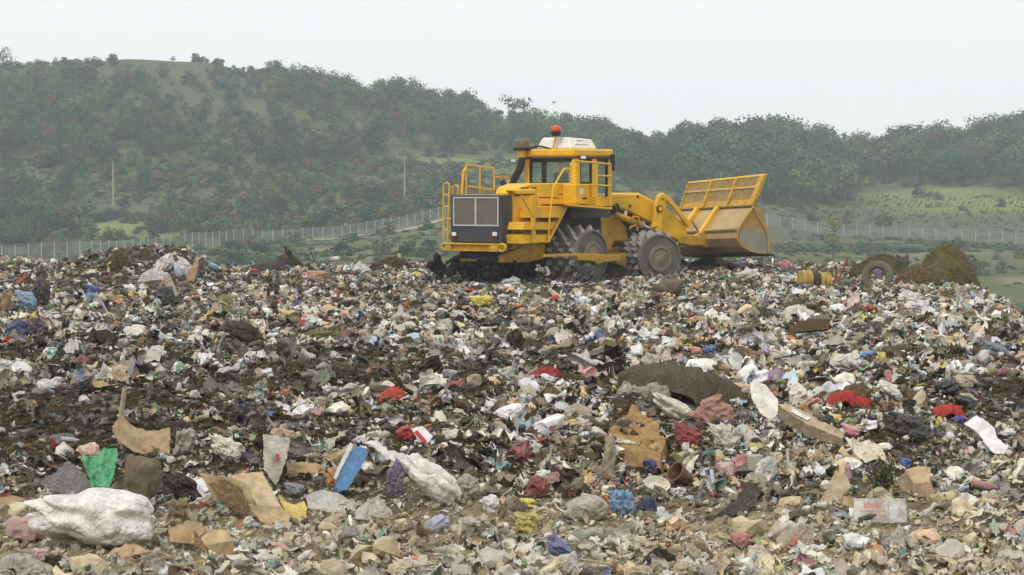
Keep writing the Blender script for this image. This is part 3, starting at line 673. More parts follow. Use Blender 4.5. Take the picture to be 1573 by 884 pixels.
    bb = pb[-1]; part('beacon_base', MB().lathe([(.10, -.02), (.15, .04), (.155, .10), (.14, .12)], Matrix.Translation(bb), 16), BLK, smooth=False)
    part('beacon', MB().lathe([(.13, .11), (.15, .16), (.15, .24), (.12, .28), (.04, .30)], Matrix.Translation(bb), 16), ORG, smooth=True)
    vp, zp = R_.onu(801.5, 229, c0-.25); cp = R_.P(c0-.25, vp, zp)
    part('air_precleaner', MB().lathe([(.14, -.02), (.24, .0), (.25, .07), (.22, .09), (.24, .10), (.24, .22), (.2, .29), (.05, .31)], Matrix.Translation(cp), 20), solid('precleaner_plastic', lin((112, 106, 92)), .6), smooth=False)
    part('precleaner_rim', MB().lathe([(.2, -.05), (.262, -.04), (.262, .03), (.2, .04)], Matrix.Translation(cp), 20), BLK)
    part('intake_collar', MB().lathe([(.13, -.25), (.13, -.04)], Matrix.Translation(cp), 14), YEL)
    hp = R_.upath([(802, 239), (801, 250), (797, 263), (790, 275), (786, 282)], c0-.25)
    part('intake_hose', MB().tube(hp, .11, 10), BLK, smooth=True)
    part('hose_clamp', MB().tube([hp[-1]+Vector((.02, 0, .05)), hp[-1]+Vector((-.04, 0, -.04))], .135, 10), YEL)
    ep = R_.upath([(787, 281), (783, 289), (779, 292), (778.5, 300)], c0-.5); part('exhaust_stack', MB().tube(ep, .10, 10), BLK, smooth=True)
    eq = R_.upath([(782, 289), (775, 285), (772, 279)], c0-.55); part('exhaust_outlet', MB().tube(eq, .085, 10), BLK)
    part('roof_hose', MB().tube(R_.upath([(813, 229), (822, 226), (830, 225), (838, 227), (846, 229)], c0+.02), .03, 6), BLK)
    u_, z_ = c0-.3, 0
    for (px, py, uu) in ((788.5, 247, c0-.2), (896, 242, None)):
        if uu is not None: v, z = R_.onu(px, py, uu); c = R_.P(uu, v, z)
        else: u2, z = R_.onv(px, py, 1.15); c = R_.P(u2, 1.15, z)
        wl = part('roof_work_light', MB().box((0, 0, 0), (.2, .12, .13), Matrix.Translation(c)), DK, bev=.02)
        part('lens', MB().box((0, -.065, 0), (.15, .012, .09), Matrix.Translation(c)), WHT, wl)
    u_, z_ = R_.onv(941, 250, 1.2); part('mirror', MB().box((0, 0, 0), (.14, .08, .5), Matrix.Translation(R_.P(u_, 1.2, z_))), BLK, bev=.03)
    part('mirror_arm', MB().tube(R_.path([(930, 243), (941, 242)], 1.15), .025, 5), BLK)
    # rails
    def rail(nm, paths, r=.03, par=root):
        b = MB()
        for p in paths: b.tube(p, r, 6)
        return part(nm, b, YEL, par)
    rail('stair_handrail', [R_.path([(801, 301), (819, 334), (819, 348)], 1.66), R_.path([(843, 372), (843, 345), (850, 288), (864, 263), (866, 260), (877, 259.5)], 1.66)])
    rail('platform_handrail', [R_.path([(877, 283), (877, 253), (879, 249), (883, 247.5), (938, 252.5), (938, 316)], 1.72), R_.path([(906, 284), (938, 286)], 1.72), R_.path([(917, 270), (940, 271)], 1.72), R_.path([(917, 249), (917, 316)], 1.72)])
    rail('deck_handrail', [R_.path([(716, 299), (716, 253), (759, 259), (759, 293)], -1.5), R_.path([(737, 256), (737, 298)], -1.5), R_.path([(718, 286.5), (759, 292)], -1.5), R_.path([(760, 272.5), (786, 274)], -1.5)])
    rail('deck_corner_rail', [R_.path([(709, 300), (712, 263), (716, 258)], -1.5)], .04)
    rl = R_.upath([(681.5, 371), (681, 288), (682, 283), (686, 281), (690, 283), (690, 290), (688, 371)], ug+.1)
    lad = rail('boarding_ladder', [rl], .03)
    for y in (300, 318, 336, 354): part('rung', MB().tube(R_.upath([(681, y), (689, y)], ug+.1), .025, 5), YEL, lad)
    rail('grab_rail', [R_.upath([(695.5, 298), (696, 288), (699, 285), (703, 286), (704, 290), (703, 299)], ug+.4)], .028)
    part('platform_bracket', R_.box(MB(), R_.onv(925, 310, 1.6)[0], R_.onv(941, 310, 1.6)[0], .9, 1.6, zfl-.05, zfl+.22), YEL)
    # --- wheels
    def wheel(Fr, u, z, v_in, v_out, rad, cut, seed):
        s = 1 if v_out > v_in else -1
        wdt = abs(v_out-v_in); M = Fr.mat(u, (v_in+v_out)/2, z)
        if s < 0: M = M @ Matrix.Rotation(math.pi, 4, 'X')
        h = wdt/2
        drum = part('wheel', MB().lathe([(rad*.5, -h+.05), (rad*.97, -h+.05), (rad*.97, h-.1), (rad, h-.09), (rad, h), (rad*.93, h+.01), (rad*.91, h-.05), (rad*.52, h-.07), (rad*.5, h-.0), (rad*.44, h+.03), (rad*.1, h+.04)], M, 48), DISC, smooth=False)
        hub = part('hub', MB().lathe([(rad*.52, h-.06), (rad*.53, h+.04), (rad*.44, h+.05), (rad*.40, h+.02), (rad*.30, h+.04), (rad*.1, h+.075)], M, 24), HUBM, drum)
        r = np.random.default_rng(seed); nrow = 5; me = None; cnt = 0
        tooth = MB(); e = .085; th = .17
        tooth.prism([(-e, -e*.95, 0), (e, -e*.95, 0), (e, e*.95, 0), (-e, e*.95, 0)], [(-e*.25, -e*.4, th), (e*.25, -e*.4, th), (e*.25, e*.4, th), (-e*.25, e*.4, th)])
        tme = mesh('tooth', tooth.V, tooth.F, STEEL)
        for row in range(nrow):
            n = 13
            for k in range(n):
                a = 2*math.pi*(k+(.5 if row % 2 else 0)+(.12*row if False else 0))/n + seed
                zz = -h+.16+(wdt-.32)*row/(nrow-1)
                Mt = M @ Matrix.Rotation(a, 4, 'Z') @ Matrix.Translation((rad*.95, 0, zz)) @ Matrix.Rotation(math.pi/2, 4, 'Y')
                o = bpy.data.objects.new('tooth', tme); o.matrix_basis = Mt @ Matrix.Scale(r.uniform(.88, 1.05), 4); link(o, drum)
        return drum
    u, z = R_.onv(910, 393, 1.9); wheel(R_, u, z, .72, 1.9, .76, 0, 1)
    wheel(R_, u, z, -.72, -1.9, .76, 0, 2)
    uf, zf2 = F_.onv(1014, 398, 1.95); wheel(F_, uf, zf2, .85, 1.95, .745, 0, 3)
    wheel(F_, uf, zf2, -.85, -1.95, .745, 0, 4)
    part('axle_housing', MB().tube([F_.P(uf, -1, zf2), F_.P(uf, 1, zf2)], .3, 12), YOLD)
    part('axle_housing', MB().tube([R_.P(u, -1, z), R_.P(u, 1, z)], .3, 12), YOLD)
    # scraper frame along the rear wheel
    sb = part('scraper_bar', R_.prism(MB(), [(889, 389.5), (912, 390), (952, 393), (952, 401), (925, 403), (922, 405.5), (915, 405.5), (912, 402), (889, 400)], 2.1, 2.0, 2.14), YOLD, bev=.01)
    part('scraper_arm', R_.prism(MB(), [(838, 391), (889, 389), (889, 393.5), (838, 395)], 2.05, 1.96, 2.06), YOLD, sb)
    part('scraper_plate', F_.prism(MB(), [(946, 393), (960, 389), (961, 412), (946, 405)], 1.7, .9, 1.75), YOLD, sb)
    # --- front unit
    part('front_frame', F_.prism(MB(), [(921, 340), (946, 330), (962, 350), (968, 372), (944, 372), (938, 388), (924, 384)], .8, -.8, .8), YOLD, bev=.05)
    part('loader_tower', F_.prism(MB(), [(934, 300), (944, 298.5), (982, 296.5), (1006, 309), (1012, 320), (1006, 346), (985, 335), (965, 325), (944, 319), (934, 322)], .85, -.7, .85), YEL, bev=.05)
    part('tower_core', F_.prism(MB(), [(944, 319), (965, 325), (1000, 343), (1000, 366), (946, 366)], .6, -.6, .6), DK, bev=.04)
    for (x, y) in ((979.5, 302.5), (967.5, 317)):
        uu, z = F_.onv(x, y, .85); part('pin', MB().tube([F_.P(uu, .84, z), F_.P(uu, .88, z)], .045, 8), RUST)
    boom = part('lift_arm', F_.prism(MB(), [(1020, 311), (1026, 322), (1052, 343), (1057, 354), (1055, 366), (1042, 370), (1018, 358), (1012, 352), (1013, 325)], .98, .74, .98), YEL, bev=.03)
    part('lift_arm', F_.prism(MB(), [(1020, 311), (1026, 322), (1052, 343), (1057, 354), (1055, 366), (1042, 370), (1018, 358), (1012, 352), (1013, 325)], .98, -.98, -.74), YEL, bev=.03)
    lk = part('bell_crank', F_.prism(MB(), [(1011, 302), (1015, 297), (1020, 296.5), (1024, 301), (1024, 312), (1019, 335), (1016, 354), (1012, 357.5), (1004, 355), (1003, 348), (1006, 330), (1006, 316)], 1.16, 1.02, 1.18), YEL, bev=.03)
    for (x, y, r_) in ((1012.5, 321, .11), (1006.5, 353, .09), (1018, 304, .06)):
        uu, z = F_.onv(x, y, 1.18); part('pin', MB().tube([F_.P(uu, 1.16, z), F_.P(uu, 1.25, z)], r_, 12), RUST if r_ > .08 else YOLD, lk); part('pin_cap', MB().tube([F_.P(uu, 1.25, z), F_.P(uu, 1.28, z)], r_*.6, 10), YEL, lk)
    part('tilt_link', F_.prism(MB(), [(1022, 299), (1026, 300.5), (1042, 319), (1059, 341), (1058, 349), (1054, 345), (1038, 323), (1023, 307)], 1.1, .98, 1.12), YEL, bev=.01)
    part('tilt_link', F_.prism(MB(), [(1022, 299), (1026, 300.5), (1042, 319), (1059, 341), (1058, 349), (1054, 345), (1038, 323), (1023, 307)], 1.1, -1.12, -.98), YEL, bev=.01)
    cy = part('lift_cylinder', MB().tube(F_.path([(946, 330), (986, 346)], 1.05), .10, 12), YOLD, smooth=True)
    part('cylinder_rod', MB().tube(F_.path([(985, 345.5), (1004, 353)], 1.05), .045, 8), CHR, cy, smooth=True)
    part('cylinder_cap', MB().tube(F_.path([(984, 344.8), (987.5, 346.2)], 1.05), .125, 12), STEEL, cy)
    for q_ in ([(971, 336), (973, 333), (980, 334), (982, 338), (980, 341)], [(968, 352), (969, 348), (976, 347), (980, 351), (978, 355)]):
        part('lifting_eye', MB().tube(F_.path(q_, 1.15), .035, 6), YOLD)
    part('hydraulic_hose', MB().tube(F_.path([(946, 313), (950, 316), (951, 324), (957, 333), (963, 345), (966, 349), (970, 342)], .95), .035, 6), BLK)
    part('hydraulic_hose', MB().tube(F_.path([(942, 316), (946, 325), (952, 331), (956, 325)], 1.0), .04, 6), BLK)
    part('grease_bottle', MB().tube(F_.path([(960, 334), (961.5, 324)], 1.05), .05, 8), WHT)
    # --- blade
    VN, VF = 2.35, -2.35
    npx = [(1176.5, 267), (1167, 292), (1157, 317), (1144, 335), (1133, 352), (1131.5, 366), (1138, 378), (1155, 387.5), (1190, 391)]
    fpx = [(1059, 279.5), (1052, 300), (1045, 323), (1032, 341), (1021, 358), (1019.5, 370), (1026, 382), (1043, 391), (1078, 394)]
    def bp_(k, t, inner=0, vv=None):
        un, zn = F_.onv(*npx[k], VN); uu_, zf_ = F_.onv(*fpx[k], VF); un2 = un+(uu_-un)*t
        return F_.P(un2+inner, VN+(VF-VN)*t, zn+(zf_-zn)*t)
    def bpf(s, t, inner=0):
        k = min(int(s), len(npx)-2); f = s-k; return bp_(k, t, inner)*(1-f)+bp_(k+1, t, inner)*f
    shell = MB(); ks = list(range(2, 9)); nT = 10
    for side, inn in ((0, 0), (1, .07)):
        V = [bp_(k, i/nT, inn) for i in range(nT+1) for k in ks]; F = grid_faces(nT+1, len(ks)); shell.add(V, [tuple(f) for f in F])
    blade = part('blade', shell, solid('worn_blade_paint', lin((186, 158, 104)), .6, 0, .9, lin((142, 130, 104)), 1.6), smooth=False)
    # end plates, with the front edge
    for t, nm in ((0, 'end_plate'), (1, 'end_plate')):
        sgn = 1 if t == 0 else -1
        fr_pts = [(1171, 318), (1176, 345), (1181, 370), (1189, 390.5)] if t == 0 else [(1059, 324), (1064, 351), (1069, 375), (1077, 393)]
        vv = VN if t == 0 else VF
        poly = [bp_(k, t) for k in (2, 3, 4, 5, 6, 7, 8)] + [F_.P(F_.onv(x, y, vv)[0], vv, F_.onv(x, y, vv)[1]) for x, y in reversed(fr_pts[:-1])]
        off = Vector(F_.n)*(-.05*sgn)
        if t == 0:
            # the near end is open low down: a plate frame of ribs with steel lining seen inside
            part(nm, MB().prism(poly, [p+off for p in poly]), solid('scraped_end_plate', lin((170, 132, 58)), .6, .0, .95, lin((156, 150, 136)), 1.3), blade)
            lin_ = [F_.P(F_.onv(x, y, vv+.012)[0], vv+.012, F_.onv(x, y, vv+.012)[1]) for x, y in ((1136, 356), (1148, 352), (1160, 356), (1170, 352), (1177.5, 358), (1181, 372), (1186.5, 389), (1156, 386.2), (1141, 377), (1135, 366))]
            part('steel_lining', MB().prism(lin_, [p-Vector(F_.n)*.01 for p in lin_]), BARE, blade)
            part('edge_rib', MB().tube([F_.P(F_.onv(x, y, vv+.03)[0], vv+.03, F_.onv(x, y, vv+.03)[1]) for x, y in ((1157, 317), (1165, 335), (1176, 352), (1181, 372), (1181, 389))], .028, 5), YOLD, blade)
            part('edge_rib', MB().tube([bpf(s_, 0)+Vector(F_.n)*.03 for s_ in np.linspace(2, 7.6, 16)], .025, 5), YOLD, blade)
        else: part(nm, MB().prism(poly, [p+off for p in poly]), YOLD, blade)
    # seams and stiffeners across the back
    part('fold_rib', MB().tube([bp_(2, t)-Vector(F_.a)*.03 for t in (0, 1)], .045, 6), solid('dark_seam', lin((96, 78, 44)), .7), blade)  # fold line drawn darker than the plate
    part('back_rib', MB().tube([bp_(4, t)-Vector(F_.a)*.03 for t in (0, 1)], .06, 6), solid('dusty_ledge', lin((182, 166, 124)), .7), blade)
    part('cutting_edge', MB().prism([bp_(7, 0), bp_(8, 0), bp_(8, 0)+Vector((0, 0, -.05)), bp_(7, 0)+Vector((0, 0, -.06))], [bp_(7, 1), bp_(8, 1), bp_(8, 1)+Vector((0, 0, -.05)), bp_(7, 1)+Vector((0, 0, -.06))]), solid('cutting_steel', lin((44, 42, 40)), .6, .3), blade)
    # lower plate of the rack
    def strip(s0, s1, t0, t1, th=.05, off=0):
        A_ = [bpf(s0, t0, off), bpf(s1, t0, off), bpf(s1, t0, off+th), bpf(s0, t0, off+th)]; B_ = [bpf(s0, t1, off), bpf(s1, t1, off), bpf(s1, t1, off+th), bpf(s0, t1, off+th)]
        return MB().prism(A_, B_)
    rack = part('rack_plate', strip(1.55, 1.99, .0, 1), YOLD)
    part('top_rail', strip(0, .12, 0, 1, .1, -.03), YEL); part('middle_rail', strip(.72, .84, .02, 1, .1, -.05), solid('pale_rail', lin((200, 164, 84)), .6))
    for t in (.0, .335, .665, .985): part('rack_post', strip(0.1, 2.0, t, t+(.05 if not t else .022 if t < .9 else .015), .12, -.06), YOLD)
    nb = 34
    for k in range(nb):
        t = .05+.93*k/nb
        part('bar', strip(.12, 1.6, t, t+.010, .012, 0), YOLD, rack)
    # arms on the back of the blade
    for t in (.42, .70):
        sb_ = strip(1.9, 3, t, t+.045, .16, -.15)
        for s0_ in (3, 4, 5): q_ = strip(s0_, s0_+1, t, t+.045, .16, -.15); sb_.add(q_.V, q_.F)
        part('blade_rib', sb_, YEL, blade)
        pts = [bpf(s_, t+.02)-Vector(F_.a)*q_ for s_, q_ in ((4.2, .12), (4.6, .45), (5.6, .5), (6.0, .15))]
        part('blade_bracket', MB().prism([p+Vector(F_.n)*.1 for p in pts], [p-Vector(F_.n)*.1 for p in pts]), YOLD, blade, .01)
    part('cross_stay', MB().tube([bpf(3.1, .66)-Vector(F_.a)*.1, bpf(4.3, .45)-Vector(F_.a)*.14], .03, 5), RUST, blade)
    for k in range(3): part('pivot_pin', MB().tube([bpf(5, .44+.14*k)-Vector(F_.a)*.42, bpf(5, .5+.14*k)-Vector(F_.a)*.42], .09, 8), RUST, blade)
    part('push_frame', F_.prism(MB(), [(1040, 366), (1056, 360), (1078, 362), (1084, 378), (1062, 378), (1042, 374)], .98, -.98, .98), YOLD, bev=.04)
    # mud and waste caked under the tail, coloured near black as the shade there
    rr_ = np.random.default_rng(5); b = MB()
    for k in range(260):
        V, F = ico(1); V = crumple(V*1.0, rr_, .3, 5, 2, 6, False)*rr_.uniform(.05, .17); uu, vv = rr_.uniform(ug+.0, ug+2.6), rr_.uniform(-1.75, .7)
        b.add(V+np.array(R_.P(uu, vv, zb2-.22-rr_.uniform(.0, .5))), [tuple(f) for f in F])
    tag(part('caked_mud_and_shade', b, solid('shade_black_mud', lin((24, 22, 19)), .95, 0, .1)), kind='stuff')
    return root
build_machine()
# ------------------------------------------------------------ trees, shrubs, fence, poles
def leaf_mat(name, inst):
    m, t, b = newmat(name)
    pos = N(t, 'ShaderNodeNewGeometry').outputs['Position']
    if inst: c = N(t, 'ShaderNodeAttribute', attribute_type='INSTANCER', attribute_name='tint').outputs['Color']
    else: c = N(t, 'ShaderNodeObjectInfo').outputs['Color']
    hs = N(t, 'ShaderNodeHueSaturation'); t.links.new(c, hs.inputs['Color'])
    t.links.new(mrange(t, noise(t, pos, .9, 4, .7), .3, .7, .7, 1.3), hs.inputs['Value'])
    t.links.new(hs.outputs[0], b.inputs['Base Color']); b.inputs['Roughness'].default_value = .8; b.inputs['Specular IOR Level'].default_value = .15
    return m
LEAF_I, LEAF_O = leaf_mat('foliage_scattered', True), leaf_mat('foliage', False)
BARK = solid('bark', lin((84, 74, 62)), .9, 0, .3)
NRM = {}
def crown(seed, n, wide, tall, base, leaf, lumps=9, open_=0.0):
    """leaf quads spread through uneven lumps; unit height 1"""
    r = np.random.default_rng(seed); V = []; 
    C = []; 
    for k in range(lumps):
        a = r.uniform(0, 6.28); h = r.uniform(base+.08, base+tall-.1); q = wide*(1-.55*abs((h-base)/tall*2-.8))*r.uniform(.25, .75)
        C.append((q*math.cos(a), q*math.sin(a), h, r.uniform(.10, .2)*(1.25-open_)))
    C.append((0, 0, base+tall*.55, .22*(1-open_*.6))); C = np.array(C)
    i = r.integers(0, len(C), n); d = r.normal(size=(n, 3)); d /= np.linalg.norm(d, axis=1, keepdims=True)
    P = C[i, :3]+d*(C[i, 3]*r.uniform(.35, 1.12, n)**.6)[:, None]*np.array([1.15, 1.15, .85])
    P[:, 2] = np.maximum(P[:, 2], .03)
    a = r.normal(size=(n, 3)); a -= .85*(a*d).sum(1, keepdims=True)*d; a /= np.linalg.norm(a, axis=1, keepdims=True); b_ = np.cross(a, d+.25*r.normal(size=(n, 3))); b_ /= np.linalg.norm(b_, axis=1, keepdims=True)
    s = leaf*r.uniform(.6, 1.4, n)[:, None]; 
    s = s*1.15
    V = np.stack([P-a*s-b_*s*.6, P+a*s-b_*s*.7, P+a*s*.8+b_*s*.7, P-a*s*.7+b_*s*.6], 1)
    nn = np.cross(V[:, 1]-V[:, 0], V[:, 2]-V[:, 0]); fl = (nn*d).sum(1) < 0; V[fl] = V[fl][:, ::-1]
    NRM[seed] = np.repeat(d*.8+np.array([0, 0, .15])+.25*r.normal(size=d.shape), 4, 0)
    return V.reshape(-1, 3), np.arange(4*n).reshape(-1, 4), C
def leafy(nm, V, F, m, seed):
    me = big_mesh(nm, V, F, m, True); q = NRM[seed]; q = q/np.linalg.norm(q, axis=1, keepdims=True); me.normals_split_custom_set_from_vertices([tuple(v) for v in q]); return me
def limbs(C, h0=.0, r0=.028):
    mb = MB(); mb.tube([(0, 0, -.05), (.005, 0, .2), (0, .01, .5), (.0, 0, .7)], r0, 6, True, r0*.35)
    for c in C[:6]: 
        z0 = max(.12, c[2]*.5); mb.tube([(0, 0, z0), (c[0]*.5, c[1]*.5, (z0+c[2])*.52), tuple(c[:3])], r0*.45, 4, True, r0*.12)
    return mb
TV = []
for s in range(8):
    o_ = .35 if s in (5, 6) else 0
    V, F, C = crown(40+s, 620 if not o_ else 330, .36+.05*(s % 3), .82 if not o_ else .7, .12 if not o_ else .3, .022, 11, o_); L = limbs(C, r0=.022)
    TV.append((V, F, L, o_))
SV = []
for s in range(4):
    V, F, C = crown(80+s, 380, .62, .75, -.05, .04, 8); SV.append((V, F))
tree_protos = []
for s, (V, F, L, o_) in enumerate(TV):
    me = leafy('tree_shape', V, F, LEAF_I, 40+s)
    tree_protos.append(bpy.data.objects.new('t%02d' % s, me))
for s, (V, F) in enumerate(SV): tree_protos.append(bpy.data.objects.new('u%02d' % s, leafy('shrub_shape', V, F, LEAF_I, 80+s)))
tree_coll = hidden_coll('tree_shapes', tree_protos)
TREE_ME = [(leafy('crown', V, F, LEAF_O, 40+s), mesh('trunk', L.V, L.F, BARK)) for s, (V, F, L, o_) in enumerate(TV)]
SHRUB_ME = [leafy('crown', V, F, LEAF_O, 80+s) for s, (V, F) in enumerate(SV)]
SHTR = mesh('trunk', *(lambda m_: (m_.V, m_.F))(MB().tube([(0, 0, -.05), (.02, .01, .35)], .03, 5, True, .01)), BARK)
GREENS = [lin(c) for c in ((60, 90, 54), (46, 78, 58), (74, 104, 58), (90, 114, 62), (54, 86, 68), (42, 68, 54))]
DRY = [lin(c) for c in ((98, 84, 66), (104, 98, 68), (88, 82, 58))]
def forest_density(px, py):
    """how likely a tree / a shrub stands on the ground seen at this place"""
    def blob(cx, cy, rx, ry): return math.exp(-((px-cx)/rx)**2-((py-cy)/ry)**2)
    sk = np.interp(px, [0, 100, 300, 400, 500, 600, 700, 800, 900, 1000, 1150, 1300, 1450, 1573], [106, 102, 96, 116, 150, 170, 190, 200, 228, 252, 246, 262, 246, 228])
    tree = 0
    if px < 420: tree = .75 if py > 118+max(0, (px-120))*.12 else .03
    elif px < 960: tree = 1.0
    else: tree = 1.0
    low = np.interp(px, [-400, 100, 140, 420, 560, 640, 900, 950, 1100, 1300, 1310, 1600, 2100], [385, 385, 300, 262, 250, 236, 236, 270, 312, 318, 288, 288, 285])
    if py > low: tree = .012
    bare = max(blob(245, 104, 165, 22), .75*blob(300, 138, 110, 26))
    tree *= max(0, 1-1.25*bare)
    if 110 < px < 395 and py < 116: tree = 0
    mead = max(blob(190, 352, 60, 14), blob(670, 250, 100, 8), blob(250, 366, 60, 8))
    shrub = .9 if py < 372 and px < 700 else (.05 if px < 1310 else .02)
    if py < low: shrub = .5*max(0, 1-1.15*bare)
    fence = np.interp(px, [0, 390, 500, 680], [400, 376, 366, 334]) if px < 700 else 352
    if py > fence-3: shrub = .02; tree = 0
    shrub *= max(0, 1-1.3*mead); tree *= max(0, 1-1.3*mead)
    return tree, shrub
spots = []
r = np.random.default_rng(99)
D_ = np.sqrt(r.uniform(250**2, 600**2, 24000)); P_ = r.uniform(-350, 1950, 24000)
Xs = (P_-CX)/FX*D_; Zs = G(Xs, D_); PYs = 300-(Zs-CH)/D_*FX
for x, D, z, px, py in zip(Xs, D_, Zs, P_, PYs):
    t_, s_ = forest_density(px, py); q = r.uniform()
    clump = .5+.9*float(vnoise(x/30, D/24, 44))
    if q < t_*.29*max(.25, min(1.3, clump+.35)): 
        h = r.uniform(4.4, 8.8)*float(np.interp(px, [900, 1000, 1090, 1220, 1300], [1, 1.15, 1.45, 1.45, 1.15]))*(.55 if 735 < px < 875 and py < 215 else 1)*float(np.interp(px, [380, 620], [.66, 1]))*(.75 if r.uniform() < .35 else 1)
        spots.append((x, D, z, h, 0, px, py))
    elif r.uniform() < s_*.75*max(.2, clump+.3): spots.append((x, D, z, r.uniform(1.3, 3.4), 1, px, py))
# singled-out trees: (photo column, foot row or None for the ridge line, height in rows, shape, label)
def ridge_D(px):
    Ds = np.arange(420, 640, 1.0); X_ = (px-CX)/FX*Ds; a = (G(X_, Ds)-CH)/Ds; k = int(np.argmax(a)); return X_[k], Ds[k], float(G(X_[k], Ds[k]))
HT = [(782, None, 50, 5, 'tall open-crowned tree on the skyline, leftmost of the trio left of the beacon', 1.25), (806, None, 46, 6, 'open-crowned tree on the skyline, middle of the trio left of the beacon', 1.0), (836, None, 38, 5, 'thin straggly tree on the skyline just left of the orange beacon', .8),
      (742, None, 30, 2, 'round tree on the ridge, left of the skyline trio', 1), (718, None, 32, 0, 'dense tree on the ridge above the deck handrail', 1), (636, None, 34, 5, 'loose-topped tree on the wooded ridge, left of the machine', 1),
      (530, None, 38, 1, 'tallest tree on the ridge slope at centre left', 1.1), (505, None, 22, 3, 'small tree beside the tallest one on the centre-left ridge', 1), (415, None, 22, 2, 'lone small tree at the right edge of the bare hilltop', 1.1), (8, None, 34, 1, 'tall dark tree at the far left end of the skyline', 1.2),
      (890, None, 40, 5, 'feathery tree on the skyline behind the cab roof', 1.3), (912, None, 36, 6, 'feathery tree right of the one behind the cab roof', 1.2), (1140, None, 50, 0, 'big dark tree rising above the raised blade', 1.3), (1112, None, 42, 1, 'broad dark tree left of the biggest one above the blade', 1.2), (1190, None, 42, 2, 'dark tree on the right shoulder of the clump above the blade', 1.2),
      (1525, None, 30, 1, 'tree standing above the ridge wood at the far right', 1.1), (1560, None, 40, 0, 'tall tree at the right edge of the picture skyline', 1.2), (1340, None, 30, 3, 'rounded tree on the low part of the right ridge', 1.2),
      (1280, 398, 68, 6, 'slender yellowing tree standing alone in the field right of the blade', .8), (300, 140, 16, 1, 'small dark bush alone below the bare hilltop', 1.3), (267, None, 8, 3, 'tiny bush on top of the bare hill', 1.6),
      (45, 345, 75, 1, 'tall dark tree at the foot of the hill, far left', 1.1), (75, 368, 60, 0, 'dense green tree behind the fence at far left', 1.2), (290, 372, 60, 2, 'green bushy tree behind the left fence bend', 1.2)]
def put_tree(x, D, z, h, shape, tint, label, cat, group, shrub=False, wide=1.0, rz=0.0):
    root = empty('shrub' if shrub else 'tree', (x, D, z), label, cat, group); root.rotation_euler = (0, 0, rz); root.scale = (h*wide, h*wide, h)
    c = bpy.data.objects.new('crown', SHRUB_ME[shape % 4] if shrub else TREE_ME[shape][0]); c.color = (*tint, 1); link(c, root)
    link(bpy.data.objects.new('trunk', SHTR if shrub else TREE_ME[shape][1]), root); return root
for px, py, hp, sh, lb, wd in HT:
    if py is None: x, D, z = ridge_D(px)
    else:
        q = hitg(px, py); q = q if q is not None else hitg(px, py+8); x, D, z = q
    tint = GREENS[sh % 6]
    if px == 1280: tint = lin((116, 116, 74))
    put_tree(x, D, z, hp*D/FX, sh, tint, lb, 'bush' if 'bush ' in lb else 'tree', 'trees on the skyline and in the fields', False, wd*1.15, px)
q = hitg(1361, 350); put_tree(*q, 36*q[1]/FX, 0, lin((72, 86, 62)), 'round grey-green shrub in the vineyard field on the right', 'shrub', None, True, 1.0)
# the 230 trees and 150 shrubs that show largest as things, the rest as one wood and one scrub
LM = [(-60, 'the picture left edge'), (60, 'the tall far-left tree'), (174, 'the crossarm pole'), (250, 'the bare hilltop'), (345, 'the left fence bend'), (443, 'the perched crow'), (530, 'the tallest ridge-slope tree'), (621, 'the plain pole'), (686, 'the boarding ladder'), (737, 'the deck handrail'), (806, 'the skyline trio'), (856, 'the orange beacon'), (938, 'the cab mirror'), (1015, 'the bell crank'), (1058, 'the left blade corner'), (1117, 'the blade rack middle'), (1177, 'the blade rack tip'), (1251, 'the yellow drum'), (1280, 'the lone yellowing tree'), (1348, 'the tyre'), (1410, 'the grey-green field shrub'), (1452, 'the tall grass cone'), (1530, 'the right fence end'), (1620, 'the picture right edge')]
SKY_ = ([0, 100, 300, 400, 500, 600, 700, 800, 900, 1000, 1150, 1300, 1450, 1573], [106, 102, 96, 116, 150, 170, 190, 200, 228, 252, 246, 262, 246, 228])
USED = set()
def wood_label(px, py, sh, size, tone, wide):
    nm = 'shrub' if sh else 'tree'; lo = np.interp(px, *SKY_); hi = 375 if px < 700 else 330; q = (py-lo)/(hi-lo)
    lv = 'on the ridge line' if q < .06 else 'high on the slope' if q < .25 else 'on the upper slope' if q < .45 else 'on the lower slope' if q < .7 else 'at the slope foot'
    for lm in sorted(LM, key=lambda a: abs(a[0]-px))[:5]:
        side = 'left of' if px < lm[0]-10 else 'right of' if px > lm[0]+10 else 'above'
        lb = '%s %s %s %s %s %s %s' % (size, 'slim' if wide < 1.0 else 'round' if wide < 1.13 else 'broad', tone, nm, lv, side, lm[1])
        if lb not in USED: break
    USED.add(lb)
    w_ = 'on the left hill' if px < 420 else 'on the wooded ridge' if px < 960 else 'in the wood behind the blade' if px < 1240 else 'in the right wood'
    return lb, nm, '%ss %s' % (nm, w_)
vis = [s for s in spots if 0 < s[5] < 1573]; rest = [s for s in spots if not (0 < s[5] < 1573)]
def shown(s): return s[3]/s[1]*(1.6 if s[6] < np.interp(s[5], [0, 100, 300, 400, 500, 600, 700, 800, 900, 1000, 1150, 1300, 1450, 1573], [106, 102, 96, 116, 150, 170, 190, 200, 228, 252, 246, 262, 246, 228])+7 else 1)
